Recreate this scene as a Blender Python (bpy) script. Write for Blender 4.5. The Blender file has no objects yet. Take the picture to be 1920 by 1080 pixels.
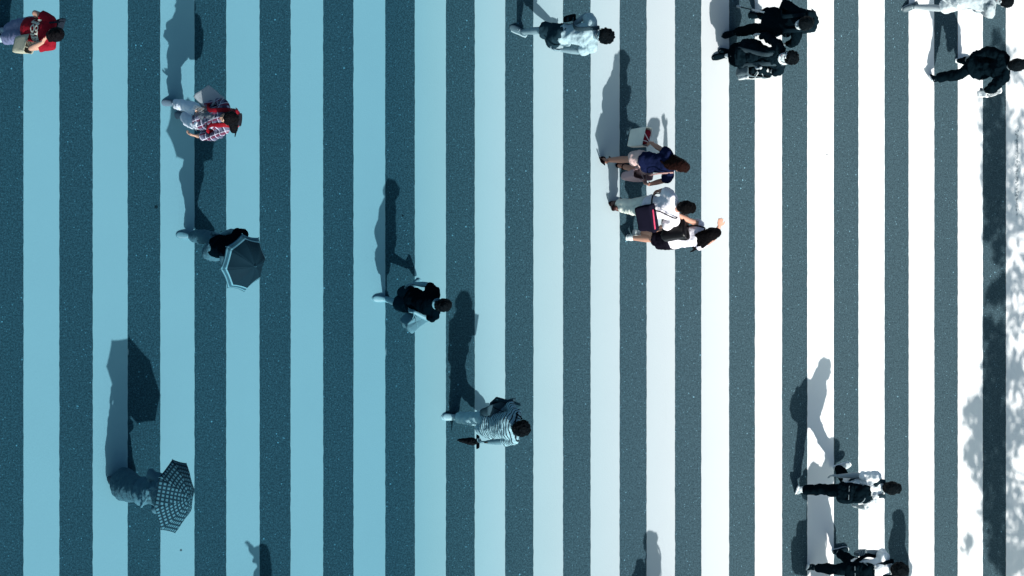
import bpy, math, random
import numpy as np
from mathutils import Vector, Matrix

C = bpy.context.scene.collection
random.seed(7)
RNG = np.random.default_rng(7)

# ------------------------------------------------------------------ camera
F = 5200.0
CAM = np.array((-11.0878, 0.0, 32.9557))
PIT = math.radians(61.41142)
CD = np.array((math.cos(PIT), 0, -math.sin(PIT)))
CR = np.array((math.sin(PIT), 0, math.cos(PIT)))
CU = np.array((0.0, 1.0, 0.0))


def unproj(px, py, z):
    ray = CD + (px - 960) / F * CR - (py - 540) / F * CU
    return CAM + ray * ((z - CAM[2]) / ray[2])


def proj(P):
    v = P - CAM
    d = v @ CD
    return np.stack([960 + F * (v @ CR) / d, 540 - F * (v @ CU) / d], -1)


cam = bpy.data.cameras.new("camera")
camo = bpy.data.objects.new("camera", cam)
C.objects.link(camo)
cam.sensor_width = 36.0
cam.lens = F / 1920 * 36.0
cam.clip_end = 2000
M = Matrix(((CR[0], CU[0], -CD[0], CAM[0]), (CR[1], CU[1], -CD[1], CAM[1]), (CR[2], CU[2], -CD[2], CAM[2]), (0, 0, 0, 1)))
camo.matrix_world = M
bpy.context.scene.camera = camo

# ------------------------------------------------------------------ light
SUN_EL = math.radians(45.0)
w = bpy.data.worlds.new("World")
bpy.context.scene.world = w
w.use_nodes = True
nt = w.node_tree
bg = nt.nodes["Background"]
sky = nt.nodes.new("ShaderNodeTexSky")
sky.sky_type = 'NISHITA'
sky.sun_disc = False
sky.sun_elevation = SUN_EL
sky.sun_rotation = math.radians(180)
sky.altitude = 50
sky.air_density = 0.7
sky.dust_density = 4.0
sky.ozone_density = 0.6
tn = nt.nodes.new("ShaderNodeMix")
tn.data_type = 'RGBA'
tn.blend_type = 'MULTIPLY'
tn.inputs[0].default_value = 1
tn.inputs[7].default_value = (.80, 1.05, 1.05, 1)
nt.links.new(sky.outputs[0], tn.inputs[6])
nt.links.new(tn.outputs[2], bg.inputs[0])
bg.inputs[1].default_value = 0.09
sl = bpy.data.lights.new("sun", 'SUN')
sl.energy = 4.5
sl.angle = math.radians(0.6)
sl.color = (1.0, 0.975, 0.93)
so = bpy.data.objects.new("sun", sl)
C.objects.link(so)
so.rotation_euler = (math.pi / 2 - SUN_EL, 0, 0)
so.location = (8, -30, 40)
vs = bpy.context.scene.view_settings
vs.view_transform = 'Standard'
vs.look = 'None'
vs.gamma = 1
vs.exposure = 0.55

# ------------------------------------------------------------------ colour
s2l = lambda c: np.where(np.asarray(c, float) <= .04045, np.asarray(c, float) / 12.92, ((np.asarray(c, float) + .055) / 1.055) ** 2.4)
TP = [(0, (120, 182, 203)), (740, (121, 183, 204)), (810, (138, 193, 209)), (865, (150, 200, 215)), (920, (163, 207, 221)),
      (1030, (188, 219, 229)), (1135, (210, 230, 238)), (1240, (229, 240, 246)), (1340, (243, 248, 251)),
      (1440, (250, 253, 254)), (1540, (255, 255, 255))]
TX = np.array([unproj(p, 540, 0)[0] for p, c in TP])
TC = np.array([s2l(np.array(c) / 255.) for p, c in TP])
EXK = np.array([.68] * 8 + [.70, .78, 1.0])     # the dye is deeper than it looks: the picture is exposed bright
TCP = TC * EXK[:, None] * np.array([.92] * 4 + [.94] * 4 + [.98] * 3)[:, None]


def smooth01(x):
    x = min(1, max(0, x))
    return x * x * (3 - 2 * x)



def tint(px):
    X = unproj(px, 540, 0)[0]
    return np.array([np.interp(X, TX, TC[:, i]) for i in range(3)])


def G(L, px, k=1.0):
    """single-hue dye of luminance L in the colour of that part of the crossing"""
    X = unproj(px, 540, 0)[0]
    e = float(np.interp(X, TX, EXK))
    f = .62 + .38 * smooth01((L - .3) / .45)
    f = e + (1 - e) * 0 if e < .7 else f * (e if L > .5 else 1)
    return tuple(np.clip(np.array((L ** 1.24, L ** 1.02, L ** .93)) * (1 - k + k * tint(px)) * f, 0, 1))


def S(r, g, b):
    c = s2l(np.array((r, g, b)) / 255.)
    return tuple(c * (.64 + .3 * smooth01((c.min() - .3) / .4)))


# ------------------------------------------------------------------ materials
def newmat(name):
    m = bpy.data.materials.new(name)
    m.use_nodes = True
    n = m.node_tree.nodes
    return m, n, m.node_tree.links, n["Principled BSDF"]


class NG:
    def __init__(s, m):
        s.n, s.l = m.node_tree.nodes, m.node_tree.links

    def val(s, sock, v):
        if isinstance(v, bpy.types.NodeSocket):
            s.l.new(v, sock)
        else:
            sock.default_value = v

    def math(s, op, a, b=0.0, c=None, clamp=False):
        x = s.n.new("ShaderNodeMath")
        x.operation = op
        x.use_clamp = clamp
        s.val(x.inputs[0], a)
        s.val(x.inputs[1], b)
        if c is not None:
            s.val(x.inputs[2], c)
        return x.outputs[0]

    def vmath(s, op, a, b=(0, 0, 0), out=0):
        x = s.n.new("ShaderNodeVectorMath")
        x.operation = op
        s.val(x.inputs[0], a)
        if op == 'SCALE':
            s.val(x.inputs['Scale'], b)
        else:
            s.val(x.inputs[1], b)
        return x.outputs[out]

    def mix(s, f, a, b, mode='MIX'):
        x = s.n.new("ShaderNodeMix")
        x.data_type = 'RGBA'
        x.blend_type = mode
        s.val(x.inputs[0], f)
        for k, v in ((6, a), (7, b)):
            if not isinstance(v, bpy.types.NodeSocket) and len(v) == 3:
                v = (*v, 1)
            s.val(x.inputs[k], v)
        return x.outputs[2]

    def coord(s, which):
        return s.n.new("ShaderNodeTexCoord").outputs[which]

    def noise(s, vec, scale, detail=2.0, rough=.5, out=0):
        x = s.n.new("ShaderNodeTexNoise")
        s.l.new(vec, x.inputs['Vector'])
        x.inputs['Scale'].default_value = scale
        x.inputs['Detail'].default_value = detail
        x.inputs['Roughness'].default_value = rough
        return x.outputs[out]

    def voro(s, vec, scale):
        x = s.n.new("ShaderNodeTexVoronoi")
        s.l.new(vec, x.inputs['Vector'])
        x.inputs['Scale'].default_value = scale
        return x.outputs['Distance'], x.outputs['Color']

    def sep(s, vec):
        x = s.n.new("ShaderNodeSeparateXYZ")
        s.l.new(vec, x.inputs[0])
        return x.outputs

    def bump(s, h, dist, strength=1.0):
        x = s.n.new("ShaderNodeBump")
        x.inputs['Distance'].default_value = dist
        x.inputs['Strength'].default_value = strength
        s.l.new(h, x.inputs['Height'])
        return x.outputs[0]

    def step(s, v, lo, hi):
        x = s.n.new("ShaderNodeMapRange")
        x.interpolation_type = 'SMOOTHSTEP'
        s.val(x.inputs[0], v)
        x.inputs[1].default_value = lo
        x.inputs[2].default_value = hi
        return x.outputs[0]


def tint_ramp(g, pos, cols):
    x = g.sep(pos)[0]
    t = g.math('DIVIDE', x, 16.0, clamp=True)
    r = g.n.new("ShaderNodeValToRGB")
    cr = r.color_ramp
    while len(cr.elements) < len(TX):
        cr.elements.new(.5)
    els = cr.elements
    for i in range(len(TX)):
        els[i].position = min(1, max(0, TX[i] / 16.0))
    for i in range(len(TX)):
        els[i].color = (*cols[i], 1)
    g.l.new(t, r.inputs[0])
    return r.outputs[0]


def asphalt_mat():
    m, n, l, b = newmat("asphalt")
    g = NG(m)
    pos = g.coord('Object')
    base = g.mix(g.noise(pos, 1.1, 4, .6), (.043, .073, .087), (.053, .088, .105))
    grain = g.noise(pos, 46, 3, .75)
    base = g.mix(g.step(grain, .40, .62), g.mix(.42, base, (.010, .018, .024)), g.mix(.5, base, (.070, .118, .143)))
    mid = g.noise(pos, 19, 3, .6)
    base = g.mix(g.math('MULTIPLY', g.step(mid, .5, .72), .35), base, (.016, .034, .045))
    for sc_, pw, rr, am in ((17, 4.0, .20, .8), (34, 2.5, .30, .45), (60, 1.5, .34, .25)):
        d, c = g.voro(pos, sc_)
        cs = g.sep(c)
        rad = g.math('MULTIPLY', g.math('POWER', cs[1], pw), rr)
        sp = g.math('LESS_THAN', d, rad)
        base = g.mix(g.math('MULTIPLY', sp, g.math('MULTIPLY', cs[2], am)), base, (.19, .34, .41))
    d, c = g.voro(pos, 1.1)
    cs = g.sep(c)
    tar = g.math('MULTIPLY', g.math('LESS_THAN', d, .03), g.math('GREATER_THAN', cs[0], .6))
    base = g.mix(g.math('MULTIPLY', tar, .8), base, (.008, .011, .013))
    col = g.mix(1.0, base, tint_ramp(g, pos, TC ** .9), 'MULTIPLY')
    l.new(col, b.inputs['Base Color'])
    b.inputs['Roughness'].default_value = .93
    b.inputs['Specular IOR Level'].default_value = 0.0
    b.inputs['IOR'].default_value = 1.0
    l.new(g.bump(grain, .004), b.inputs['Normal'])
    return m


def paint_mat(worn=False):
    m, n, l, b = newmat("worn_road_paint" if worn else "road_paint")
    g = NG(m)
    pos = g.coord('Object')
    base = g.mix(g.noise(pos, .8, 4, .65), (.74, .745, .75), (.80, .80, .80))
    fine = g.noise(pos, 60, 3, .6)
    base = g.mix(g.math('MULTIPLY', g.step(fine, .55, .8), .10), base, (.5, .52, .54))
    d, c = g.voro(pos, 1.4)
    cs = g.sep(c)
    gum = g.math('MULTIPLY', g.math('LESS_THAN', d, .026), g.math('GREATER_THAN', cs[0], .8))
    base = g.mix(g.math('MULTIPLY', gum, .75), base, (.05, .06, .065))
    # long thin tyre scuffs along the stripe
    st = g.vmath('MULTIPLY', pos, (30, .35, 1))
    sc = g.noise(st, 1.0, 2, .5)
    base = g.mix(g.math('MULTIPLY', g.step(sc, .72, .8), .18), base, (.4, .43, .45))
    if worn:
        xyz = g.sep(pos)
        a = g.math('SUBTRACT', 1.0, g.math('DIVIDE', g.math('ABSOLUTE', g.math('SUBTRACT', xyz[0], 15.51)), .085), clamp=True)
        yy = g.math('SUBTRACT', 1.0, g.math('DIVIDE', g.math('ABSOLUTE', g.math('SUBTRACT', xyz[1], 1.75)), .85), clamp=True)
        msk = g.math('MULTIPLY', g.math('POWER', a, .6), g.step(yy, 0, .35))
        nz = g.noise(pos, 26, 5, .75)
        wear = g.step(g.math('ADD', nz, g.math('MULTIPLY', msk, .32)), .74, .86)
        base = g.mix(g.math('MULTIPLY', wear, .85), base, (.13, .17, .19))
        dirt = g.noise(g.vmath('MULTIPLY', pos, (9, 2, 1)), 1.0, 5, .7)
        base = g.mix(g.math('MULTIPLY', g.step(dirt, .5, .8), .5), base, (.42, .45, .47))
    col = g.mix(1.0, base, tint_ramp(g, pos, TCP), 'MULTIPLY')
    l.new(col, b.inputs['Base Color'])
    b.inputs['Roughness'].default_value = .8
    b.inputs['Specular IOR Level'].default_value = .15
    l.new(g.bump(fine, .0015), b.inputs['Normal'])
    return m


_mc = {}


def cloth(name, col, rough=.85, pat=None, bump=.004, scale=60, var=.12, spec=.2, metal=0.0):
    """pat: ('stripes', axis, period, duty, col2) | ('plaid', a1, a2, period, col2, col3) | ('spots', scale, thr, col2)"""
    key = (name, tuple(np.round(col, 4)), rough, str(pat), bump, scale)
    if key in _mc:
        return _mc[key]
    m, n, l, b = newmat(name)
    g = NG(m)
    pos = g.coord('Object')
    c = np.array(col)
    nz = g.noise(pos, 9, 3, .6)
    if c.max() < .05 and rough > .45:
        spec = .025
        rough = .95
    base = g.mix(nz, tuple(c * (1 - var)), tuple(np.clip(c * (1 + var), 0, 1)))
    if pat:
        if pat[0] == 'stripes':
            s = g.vmath('DOT_PRODUCT', pos, tuple(pat[1]), out=1)
            f = g.math('FRACT', g.math('ADD', g.math('DIVIDE', s, pat[2]), 100.0))
            base = g.mix(g.math('LESS_THAN', f, pat[3]), base, pat[4])
        elif pat[0] == 'plaid':
            for ax, cc, du in ((pat[1], pat[4], .45), (pat[2], pat[5], .4), (pat[1], pat[6], .12), (pat[2], pat[6], .1)):
                s = g.vmath('DOT_PRODUCT', pos, tuple(ax), out=1)
                f = g.math('FRACT', g.math('ADD', g.math('DIVIDE', s, pat[3]), 100.0 + du))
                base = g.mix(g.math('MULTIPLY', g.math('LESS_THAN', f, du), .75), base, cc)
        elif pat[0] == 'spots':
            z = g.noise(pos, pat[1], 2, .5)
            base = g.mix(g.step(z, pat[2], pat[2] + .04), base, pat[3])
    l.new(base, b.inputs['Base Color'])
    b.inputs['Roughness'].default_value = rough
    b.inputs['Specular IOR Level'].default_value = spec
    b.inputs['Metallic'].default_value = metal
    if spec < .03:
        b.inputs['IOR'].default_value = 1.0
    h = g.noise(pos, scale, 3, .6)
    l.new(g.bump(h, bump), b.inputs['Normal'])
    _mc[key] = m
    return m


def skin(col):
    return cloth("skin", col, rough=.55, bump=.0008, scale=90, var=.06, spec=.35)


def hairm(col):
    key = ('hair', tuple(col))
    if key in _mc:
        return _mc[key]
    m, n, l, b = newmat("hair")
    g = NG(m)
    pos = g.coord('Object')
    st = g.noise(g.vmath('MULTIPLY', pos, (14, 60, 14)), 3.0, 3, .6)
    c = np.array(col)
    l.new(g.mix(st, tuple(c * .2), tuple(np.clip(c * .8, 0, 1))), b.inputs['Base Color'])
    b.inputs['Roughness'].default_value = .5
    b.inputs['Specular IOR Level'].default_value = .05
    l.new(g.bump(st, .012), b.inputs['Normal'])
    _mc[key] = m
    return m


# ------------------------------------------------------------------ mesh helpers
def nrm(v):
    v = np.asarray(v, float)
    n = np.linalg.norm(v)
    return v / n if n > 1e-9 else v


class MB:
    def __init__(s):
        s.v, s.f, s.uv = [], [], None

    def add(s, V, Fc):
        o = len(s.v)
        s.v += [tuple(x) for x in V]
        s.f += [tuple(i + o for i in q) for q in Fc]

    def loft(s, rings, seg=16, power=2.0, cap=True):
        """rings: (center, a_vec, b_vec); superellipse power"""
        V, Fc = [], []
        th = np.linspace(0, 2 * np.pi, seg, endpoint=False)
        if power == 2.0:
            ca, sa = np.cos(th), np.sin(th)
        else:
            th = th + np.pi / seg
            ca = np.sign(np.cos(th)) * np.abs(np.cos(th)) ** (2 / power)
            sa = np.sign(np.sin(th)) * np.abs(np.sin(th)) ** (2 / power)
        for c, a, b in rings:
            V.append(np.asarray(c)[None] + ca[:, None] * np.asarray(a)[None] + sa[:, None] * np.asarray(b)[None])
        n = len(rings)
        for i in range(n - 1):
            for j in range(seg):
                k = (j + 1) % seg
                Fc.append((i * seg + j, i * seg + k, (i + 1) * seg + k, (i + 1) * seg + j))
        V = np.concatenate(V)
        if cap:
            V = np.concatenate([V, [np.asarray(rings[0][0])], [np.asarray(rings[-1][0])]])
            c0, c1 = n * seg, n * seg + 1
            for j in range(seg):
                k = (j + 1) % seg
                Fc.append((c0, k, j))
                Fc.append((c1, (n - 1) * seg + j, (n - 1) * seg + k))
        # orientation
        vol = 0
        for q in Fc:
            a = V[q[0]]
            for i in range(1, len(q) - 1):
                vol += np.dot(a, np.cross(V[q[i]], V[q[i + 1]]))
        if vol < 0:
            Fc = [q[::-1] for q in Fc]
        s.add(V, Fc)

    def limb(s, pts, rad, seg=12, side=None, flat=1.0, caps=(True, True)):
        pts = [np.asarray(p, float) for p in pts]
        n = len(pts)
        T = []
        for i in range(n):
            t = (nrm(pts[i] - pts[i - 1]) if i else 0) + (nrm(pts[i + 1] - pts[i]) if i < n - 1 else 0)
            T.append(nrm(t))
        if side is None:
            a = nrm(np.cross(T[0], (0.31, .2, .93) if abs(T[0][2]) < .9 else (1, .1, 0)))
        else:
            a = np.asarray(side, float)
        rings = []
        for i in range(n):
            a = nrm(a - T[i] * np.dot(a, T[i]))
            b = np.cross(T[i], a)
            r = rad[i] if hasattr(rad, '__len__') else rad
            if i == 0 and caps[0]:
                for q in (.98, .6):
                    rings.append((pts[0] - T[0] * r * q * (1 if flat == 1 else flat), a * r * math.sqrt(1 - q * q), b * r * flat * math.sqrt(1 - q * q)))
            rings.append((pts[i], a * r, b * r * flat))
            if i == n - 1 and caps[1]:
                for q in (.6, .98):
                    rings.append((pts[i] + T[i] * r * q * (1 if flat == 1 else flat), a * r * math.sqrt(1 - q * q), b * r * flat * math.sqrt(1 - q * q)))
        s.loft(rings, seg)

    def ell(s, c, A, B, U, seg=16, rows=10):
        """ellipsoid with three semi-axis vectors"""
        c, A, B, U = (np.asarray(x, float) for x in (c, A, B, U))
        rings = []
        for i in range(rows + 1):
            ph = -math.pi / 2 * .985 + math.pi * .985 * i / rows
            rings.append((c + U * math.sin(ph), A * math.cos(ph), B * math.cos(ph)))
        s.loft(rings, seg)

    def box(s, c, A, B, U, power=6.0, seg=24, rows=4, taper=1.0, round_=.12):
        """soft box: semi-axis vectors, U the height"""
        c, A, B, U = (np.asarray(x, float) for x in (c, A, B, U))
        rings = []
        prof = [(-1, .86), (-1 + round_, .97), (-1 + 2 * round_, 1)] + [(t, 1) for t in np.linspace(-1 + 3 * round_, 1 - 3 * round_, rows)] + [(1 - 2 * round_, 1), (1 - round_, .97), (1, .86)]
        for t, q in prof:
            tp = 1 + (taper - 1) * (t + 1) / 2
            rings.append((c + U * t, A * q * tp, B * q * tp))
        s.loft(rings, seg, power)

    def build(s, name, mat, parent=None, voxel=None, smooth=4, disp=None, origin=None, shade=True, solid=None):
        o = np.zeros(3) if origin is None else np.asarray(origin)
        me = bpy.data.meshes.new(name)
        me.from_pydata([tuple(np.asarray(v) - o) for v in s.v], [], s.f)
        if s.uv is not None:
            uvl = me.uv_layers.new(name="uv")
            li = np.empty(len(me.loops), dtype=np.int32)
            me.loops.foreach_get('vertex_index', li)
            uvl.data.foreach_set('uv', np.asarray(s.uv, dtype=np.float32)[li].ravel())
        me.update()
        ob = bpy.data.objects.new(name, me)
        C.objects.link(ob)
        if mat is not None:
            me.materials.append(mat)
        if shade:
            me.polygons.foreach_set('use_smooth', [True] * len(me.polygons))
        if parent is not None:
            ob.parent = parent
        if voxel:
            r = ob.modifiers.new("remesh", 'REMESH')
            r.mode = 'VOXEL'
            r.voxel_size = voxel
            r.use_smooth_shade = True
            if smooth:
                q = ob.modifiers.new("smooth", 'SMOOTH')
                q.factor = .5
                q.iterations = smooth
        if solid:
            q = ob.modifiers.new("solid", 'SOLIDIFY')
            q.thickness = solid
            q.offset = 0
        for d in disp or ():
            q = ob.modifiers.new("folds", 'DISPLACE')
            q.texture = fold_tex(d[0], d[2] if len(d) > 2 else 1)
            q.strength = d[1]
            q.mid_level = .5
            q.texture_coords = 'LOCAL'
        return ob


_ft = {}


def fold_tex(scale, kind=1):
    if (scale, kind) not in _ft:
        t = bpy.data.textures.new("folds", 'CLOUDS')
        t.noise_scale = scale
        t.noise_depth = kind
        t.contrast = 1.6
        _ft[(scale, kind)] = t
    return _ft[(scale, kind)]


def empty(name, loc, label, cat, group=None):
    o = bpy.data.objects.new(name, None)
    C.objects.link(o)
    o.location = tuple(loc)
    o.empty_display_size = .2
    o['label'] = label
    o['category'] = cat
    if group:
        o['group'] = group
    return o


def struct(o):
    o['kind'] = 'structure'
    return o


# ------------------------------------------------------------------ the setting
asph = asphalt_mat()
mb = MB()
mb.add([(-300, -300, 0), (300, -300, 0), (300, 300, 0), (-300, 300, 0)], [(0, 1, 2, 3)])
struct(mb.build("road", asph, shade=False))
pm, pmw = paint_mat(), paint_mat(True)
edges = [(0.45 * i, 0.45 * i + .4635) for i in range(-6, 36, 2)]
ys = np.arange(-9.0, 9.01, .03)
for i, (x0, x1) in enumerate(edges):
    mb = MB()
    n = len(ys)

    def rag():
        r = RNG.normal(0, .0024, n)
        r = np.convolve(r, (.25, .5, .25), 'same') + np.convolve(RNG.normal(0, .003, n), np.ones(60) / 60, 'same')
        return r
    xa, xb = x0 + rag(), x1 + rag()
    V = [(a, y, .004) for a, y in zip(xa, ys)] + [(b, y, .004) for b, y in zip(xb, ys)]
    mb.add(V, [(k, n + k, n + k + 1, k + 1) for k in range(n - 1)])
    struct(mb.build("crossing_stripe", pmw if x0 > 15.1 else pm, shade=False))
mb = MB()
sc_ = [P_ for P_ in (unproj(1737, 590, 0), unproj(1733, 660, 0), unproj(1729, 740, 0), unproj(1722, 830, 0), unproj(1718, 900, 0))]
mb.add([q + np.array((sx * .006 * wq, 0, .0065)) for q, wq in zip(sc_, (.3, 1, .8, 1.1, .3)) for sx in (-1, 1)], [(2 * i, 2 * i + 1, 2 * i + 3, 2 * i + 2) for i in range(4)])
for (px, py, L, W) in ((1841, 452, .09, .012), (1842, 440, .03, .01), (1750, 592, .13, .012), (1751, 640, .05, .008), (1315, 455, .05, .008), (1000, 640, .06, .007), (723, 660, .05, .007), (240, 660, .05, .008)):
    q = unproj(px, py, 0)
    o_ = len(mb.v)
    k_ = 9
    V_ = []
    for i in range(k_):
        a_ = 2 * math.pi * i / k_
        rr = RNG.uniform(.6, 1.2)
        V_.append(q + np.array((math.cos(a_) * W * rr, math.sin(a_) * L * rr, .0065)))
    mb.add(V_, [tuple(range(k_))])
mscuff, n_, l_, b_ = newmat("road_scuff")
g_ = NG(mscuff)
p_ = g_.coord('Object')
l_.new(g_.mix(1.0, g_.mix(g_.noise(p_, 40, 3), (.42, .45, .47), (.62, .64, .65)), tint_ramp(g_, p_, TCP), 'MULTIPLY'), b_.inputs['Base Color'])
b_.inputs['Roughness'].default_value = .9
struct(mb.build("road_scuffs", mscuff, shade=False))
# kerb and pavement past the end of the crossing
mk, n_, l_, b_ = newmat("concrete")
g_ = NG(mk)
p_ = g_.coord('Object')
l_.new(g_.mix(g_.noise(p_, 3, 5, .7), (.27, .29, .30), (.40, .41, .42)), b_.inputs['Base Color'])
b_.inputs['Roughness'].default_value = .9
mb = MB()
for k in range(-30, 30):
    mb.box((17.3, k * 1.0 + .5, .055), (.075, 0, 0), (0, .495, 0), (0, 0, .075), power=12)
struct(mb.build("kerb", mk, shade=False))
mb = MB()
mb.add([(17.375, -60, .13), (40, -60, .13), (40, 60, .13), (17.375, 60, .13), (17.375, -60, -.1), (40, -60, -.1), (40, 60, -.1), (17.375, 60, -.1)],
       [(0, 1, 2, 3), (4, 5, 1, 0), (7, 4, 0, 3), (6, 7, 3, 2), (5, 6, 2, 1)])
struct(mb.build("pavement", mk, shade=False))

# ------------------------------------------------------------------ trees (their leaf shade falls on the far end of the crossing)
CT = 1 / math.tan(SUN_EL)
lm, n_, l_, b_ = newmat("leaves")
g_ = NG(lm)
oi = g_.n.new("ShaderNodeNewGeometry")
l_.new(g_.mix(oi.outputs['Random Per Island'], (.035, .075, .025), (.08, .13, .045)), b_.inputs['Base Color'])
b_.inputs['Roughness'].default_value = .55
bark = cloth("bark", (.09, .07, .05), bump=.02, scale=14)


def tree(base, clumps, label, seed, H):
    rng = np.random.default_rng(seed)
    t = empty("street_tree", base, label, "tree", "street trees beside the crossing")
    mb = MB()
    b = np.zeros(3)
    fork = np.array((rng.normal(0, .1), rng.normal(0, .1), H * .42))
    top = np.array((rng.normal(0, .2), rng.normal(0, .2), H * .85))
    mb.limb([b, fork * (.5, .5, .5) + (.03, .02, 0), fork, (fork + top) / 2 + rng.normal(0, .1, 3), top], [.17, .13, .11, .07, .03])
    V, Fc = [], []
    for (c, r, dens) in clumps:
        c = np.asarray(c) - np.asarray(base)
        s = fork + (top - fork) * rng.uniform(0, .6)
        mid = (s + c) / 2 + rng.normal(0, .12, 3) - (0, 0, .2)
        mb.limb([s, mid, c], [.035, .018, .006], seg=8)
        n = int(dens * r * r * 950) + 20
        P = rng.normal(0, 1, (n, 3))
        P /= np.linalg.norm(P, axis=1)[:, None]
        P = c + P * (rng.uniform(0, 1, n)[:, None] ** .45) * r * np.array((1, 1, .75))
        for q in P:
            L, W = rng.uniform(.05, .085), rng.uniform(.028, .045)
            d = nrm(rng.normal(0, 1, 3) - (0, 0, .3))
            s_ = nrm(np.cross(d, rng.normal(0, 1, 3)))
            nn = np.cross(d, s_)
            o = len(V)
            V += [q - d * L, q + s_ * W + nn * .012, q + d * L, q - s_ * W + nn * .012]
            Fc += [(o, o + 1, o + 2), (o, o + 2, o + 3)]
    mb.build("trunk", bark, t)
    mb2 = MB()
    mb2.add(V, Fc)
    mb2.build("crown", lm, t, shade=False)
    return t


def clump(px, py, z, r, d=1.0):
    """a leaf clump at height z whose shade lies round that spot of the crossing"""
    s = unproj(px, py, 0)
    return ((s[0], s[1] - z * CT, z), r, d)


def filler(cx, cy, R, z0, z1, n, seed, xmin):
    rng = np.random.default_rng(seed)
    out = []
    while len(out) < n:
        a, q = rng.uniform(0, 2 * math.pi), R * math.sqrt(rng.uniform(0, 1))
        x, y = cx + q * math.cos(a), cy + q * math.sin(a)
        z = rng.uniform(z0, z1)
        if x > xmin:
            out.append(((x, y, z), rng.uniform(.35, .55), .8))
    return out


A1 = [clump(1868, 640, 5.0, .28, 1.6), clump(1855, 610, 5.2, .14, 1.6), clump(1872, 690, 4.6, .34, 1.7), clump(1862, 745, 5.1, .34, 1.6), clump(1832, 770, 4.8, .24, 1.3),
      clump(1815, 775, 5.2, .16, 1.1), clump(1868, 800, 4.7, .36, 1.7), clump(1835, 815, 5.0, .22, 1.2), clump(1866, 850, 5.2, .36, 1.6), clump(1832, 860, 4.6, .26, 1.0),
      clump(1818, 845, 5.2, .14, 1.0), clump(1872, 905, 4.7, .34, 1.6), clump(1842, 900, 5.1, .16, 1.0), clump(1862, 960, 4.9, .30, 1.4), clump(1815, 1020, 4.8, .13, 1.1),
      clump(1870, 1012, 4.8, .26, 1.3), clump(1885, 1060, 5, .24, 1.2), clump(1910, 700, 5.3, .34, .9), clump(1908, 800, 4.9, .36, .9), clump(1900, 940, 5.2, .34, .9),
      clump(1912, 1000, 4.9, .34, .9), clump(1910, 1065, 4.9, .3, 1), clump(1862, 1045, 4.6, .10, 1.0)]
A2 = [clump(1862, 215, 5.0, .32, 1.5), clump(1876, 260, 5.3, .26, 1.3), clump(1866, 300, 4.8, .34, 1.7), clump(1856, 335, 5.0, .24, 1.6), clump(1876, 360, 4.7, .32, 1.5),
      clump(1856, 385, 5.2, .2, 1.2), clump(1880, 410, 5.0, .3, 1.3), clump(1850, 437, 5.0, .11, 1.5), clump(1876, 470, 4.9, .2, 1.3), clump(1872, 545, 5.0, .17, 1.6), clump(1857, 556, 5.0, .13, 1.6),
      clump(1880, 535, 5.1, .16, 1.4), clump(1868, 75, 4.8, .13, 1.1), clump(1884, 100, 5.0, .13, 1.2), clump(1908, 250, 5.2, .32, .6), clump(1910, 330, 5.0, .3, .6), clump(1906, 520, 4.8, .3, .6),
      clump(1900, 130, 5.0, .25, .35), clump(1906, 600, 4.9, .3, .6), clump(1912, 420, 4.9, .25, .5)]
tree((17.9, -6.6, .13), A1 + filler(17.6, -6.4, 1.7, 4.3, 6.4, 26, 3, 16.0), "leafy street tree nearer the sun, rooted in the pavement past the crossing", 11, 6.6)
tree((18.0, -2.7, .13), A2 + filler(17.7, -2.8, 1.5, 4.4, 6.2, 20, 5, 16.0), "slighter leafy street tree farther along the same pavement kerb", 12, 6.4)

# ------------------------------------------------------------------ skeleton
JN = ['hd', 'nk', 'sl', 'sr', 'el', 'er', 'wl', 'wr', 'ml', 'mr', 'pv', 'hl', 'hr', 'kl', 'kr', 'al', 'ar', 'tl', 'tr']
JI = {k: i for i, k in enumerate(JN)}
BONES = [('pv', 'nk', .49), ('nk', 'hd', .175), ('nk', 'sl', .165), ('nk', 'sr', .165), ('sl', 'sr', .325), ('sl', 'pv', .49), ('sr', 'pv', .49),
         ('sl', 'el', .28), ('sr', 'er', .28), ('el', 'wl', .25), ('er', 'wr', .25), ('wl', 'ml', .09), ('wr', 'mr', .09),
         ('pv', 'hl', .088), ('pv', 'hr', .088), ('hl', 'hr', .175), ('hl', 'nk', .51), ('hr', 'nk', .51),
         ('hl', 'kl', .42), ('hr', 'kr', .42), ('kl', 'al', .41), ('kr', 'ar', .41), ('al', 'tl', .165), ('ar', 'tr', .165), ('hd', 'pv', .655)]


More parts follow.
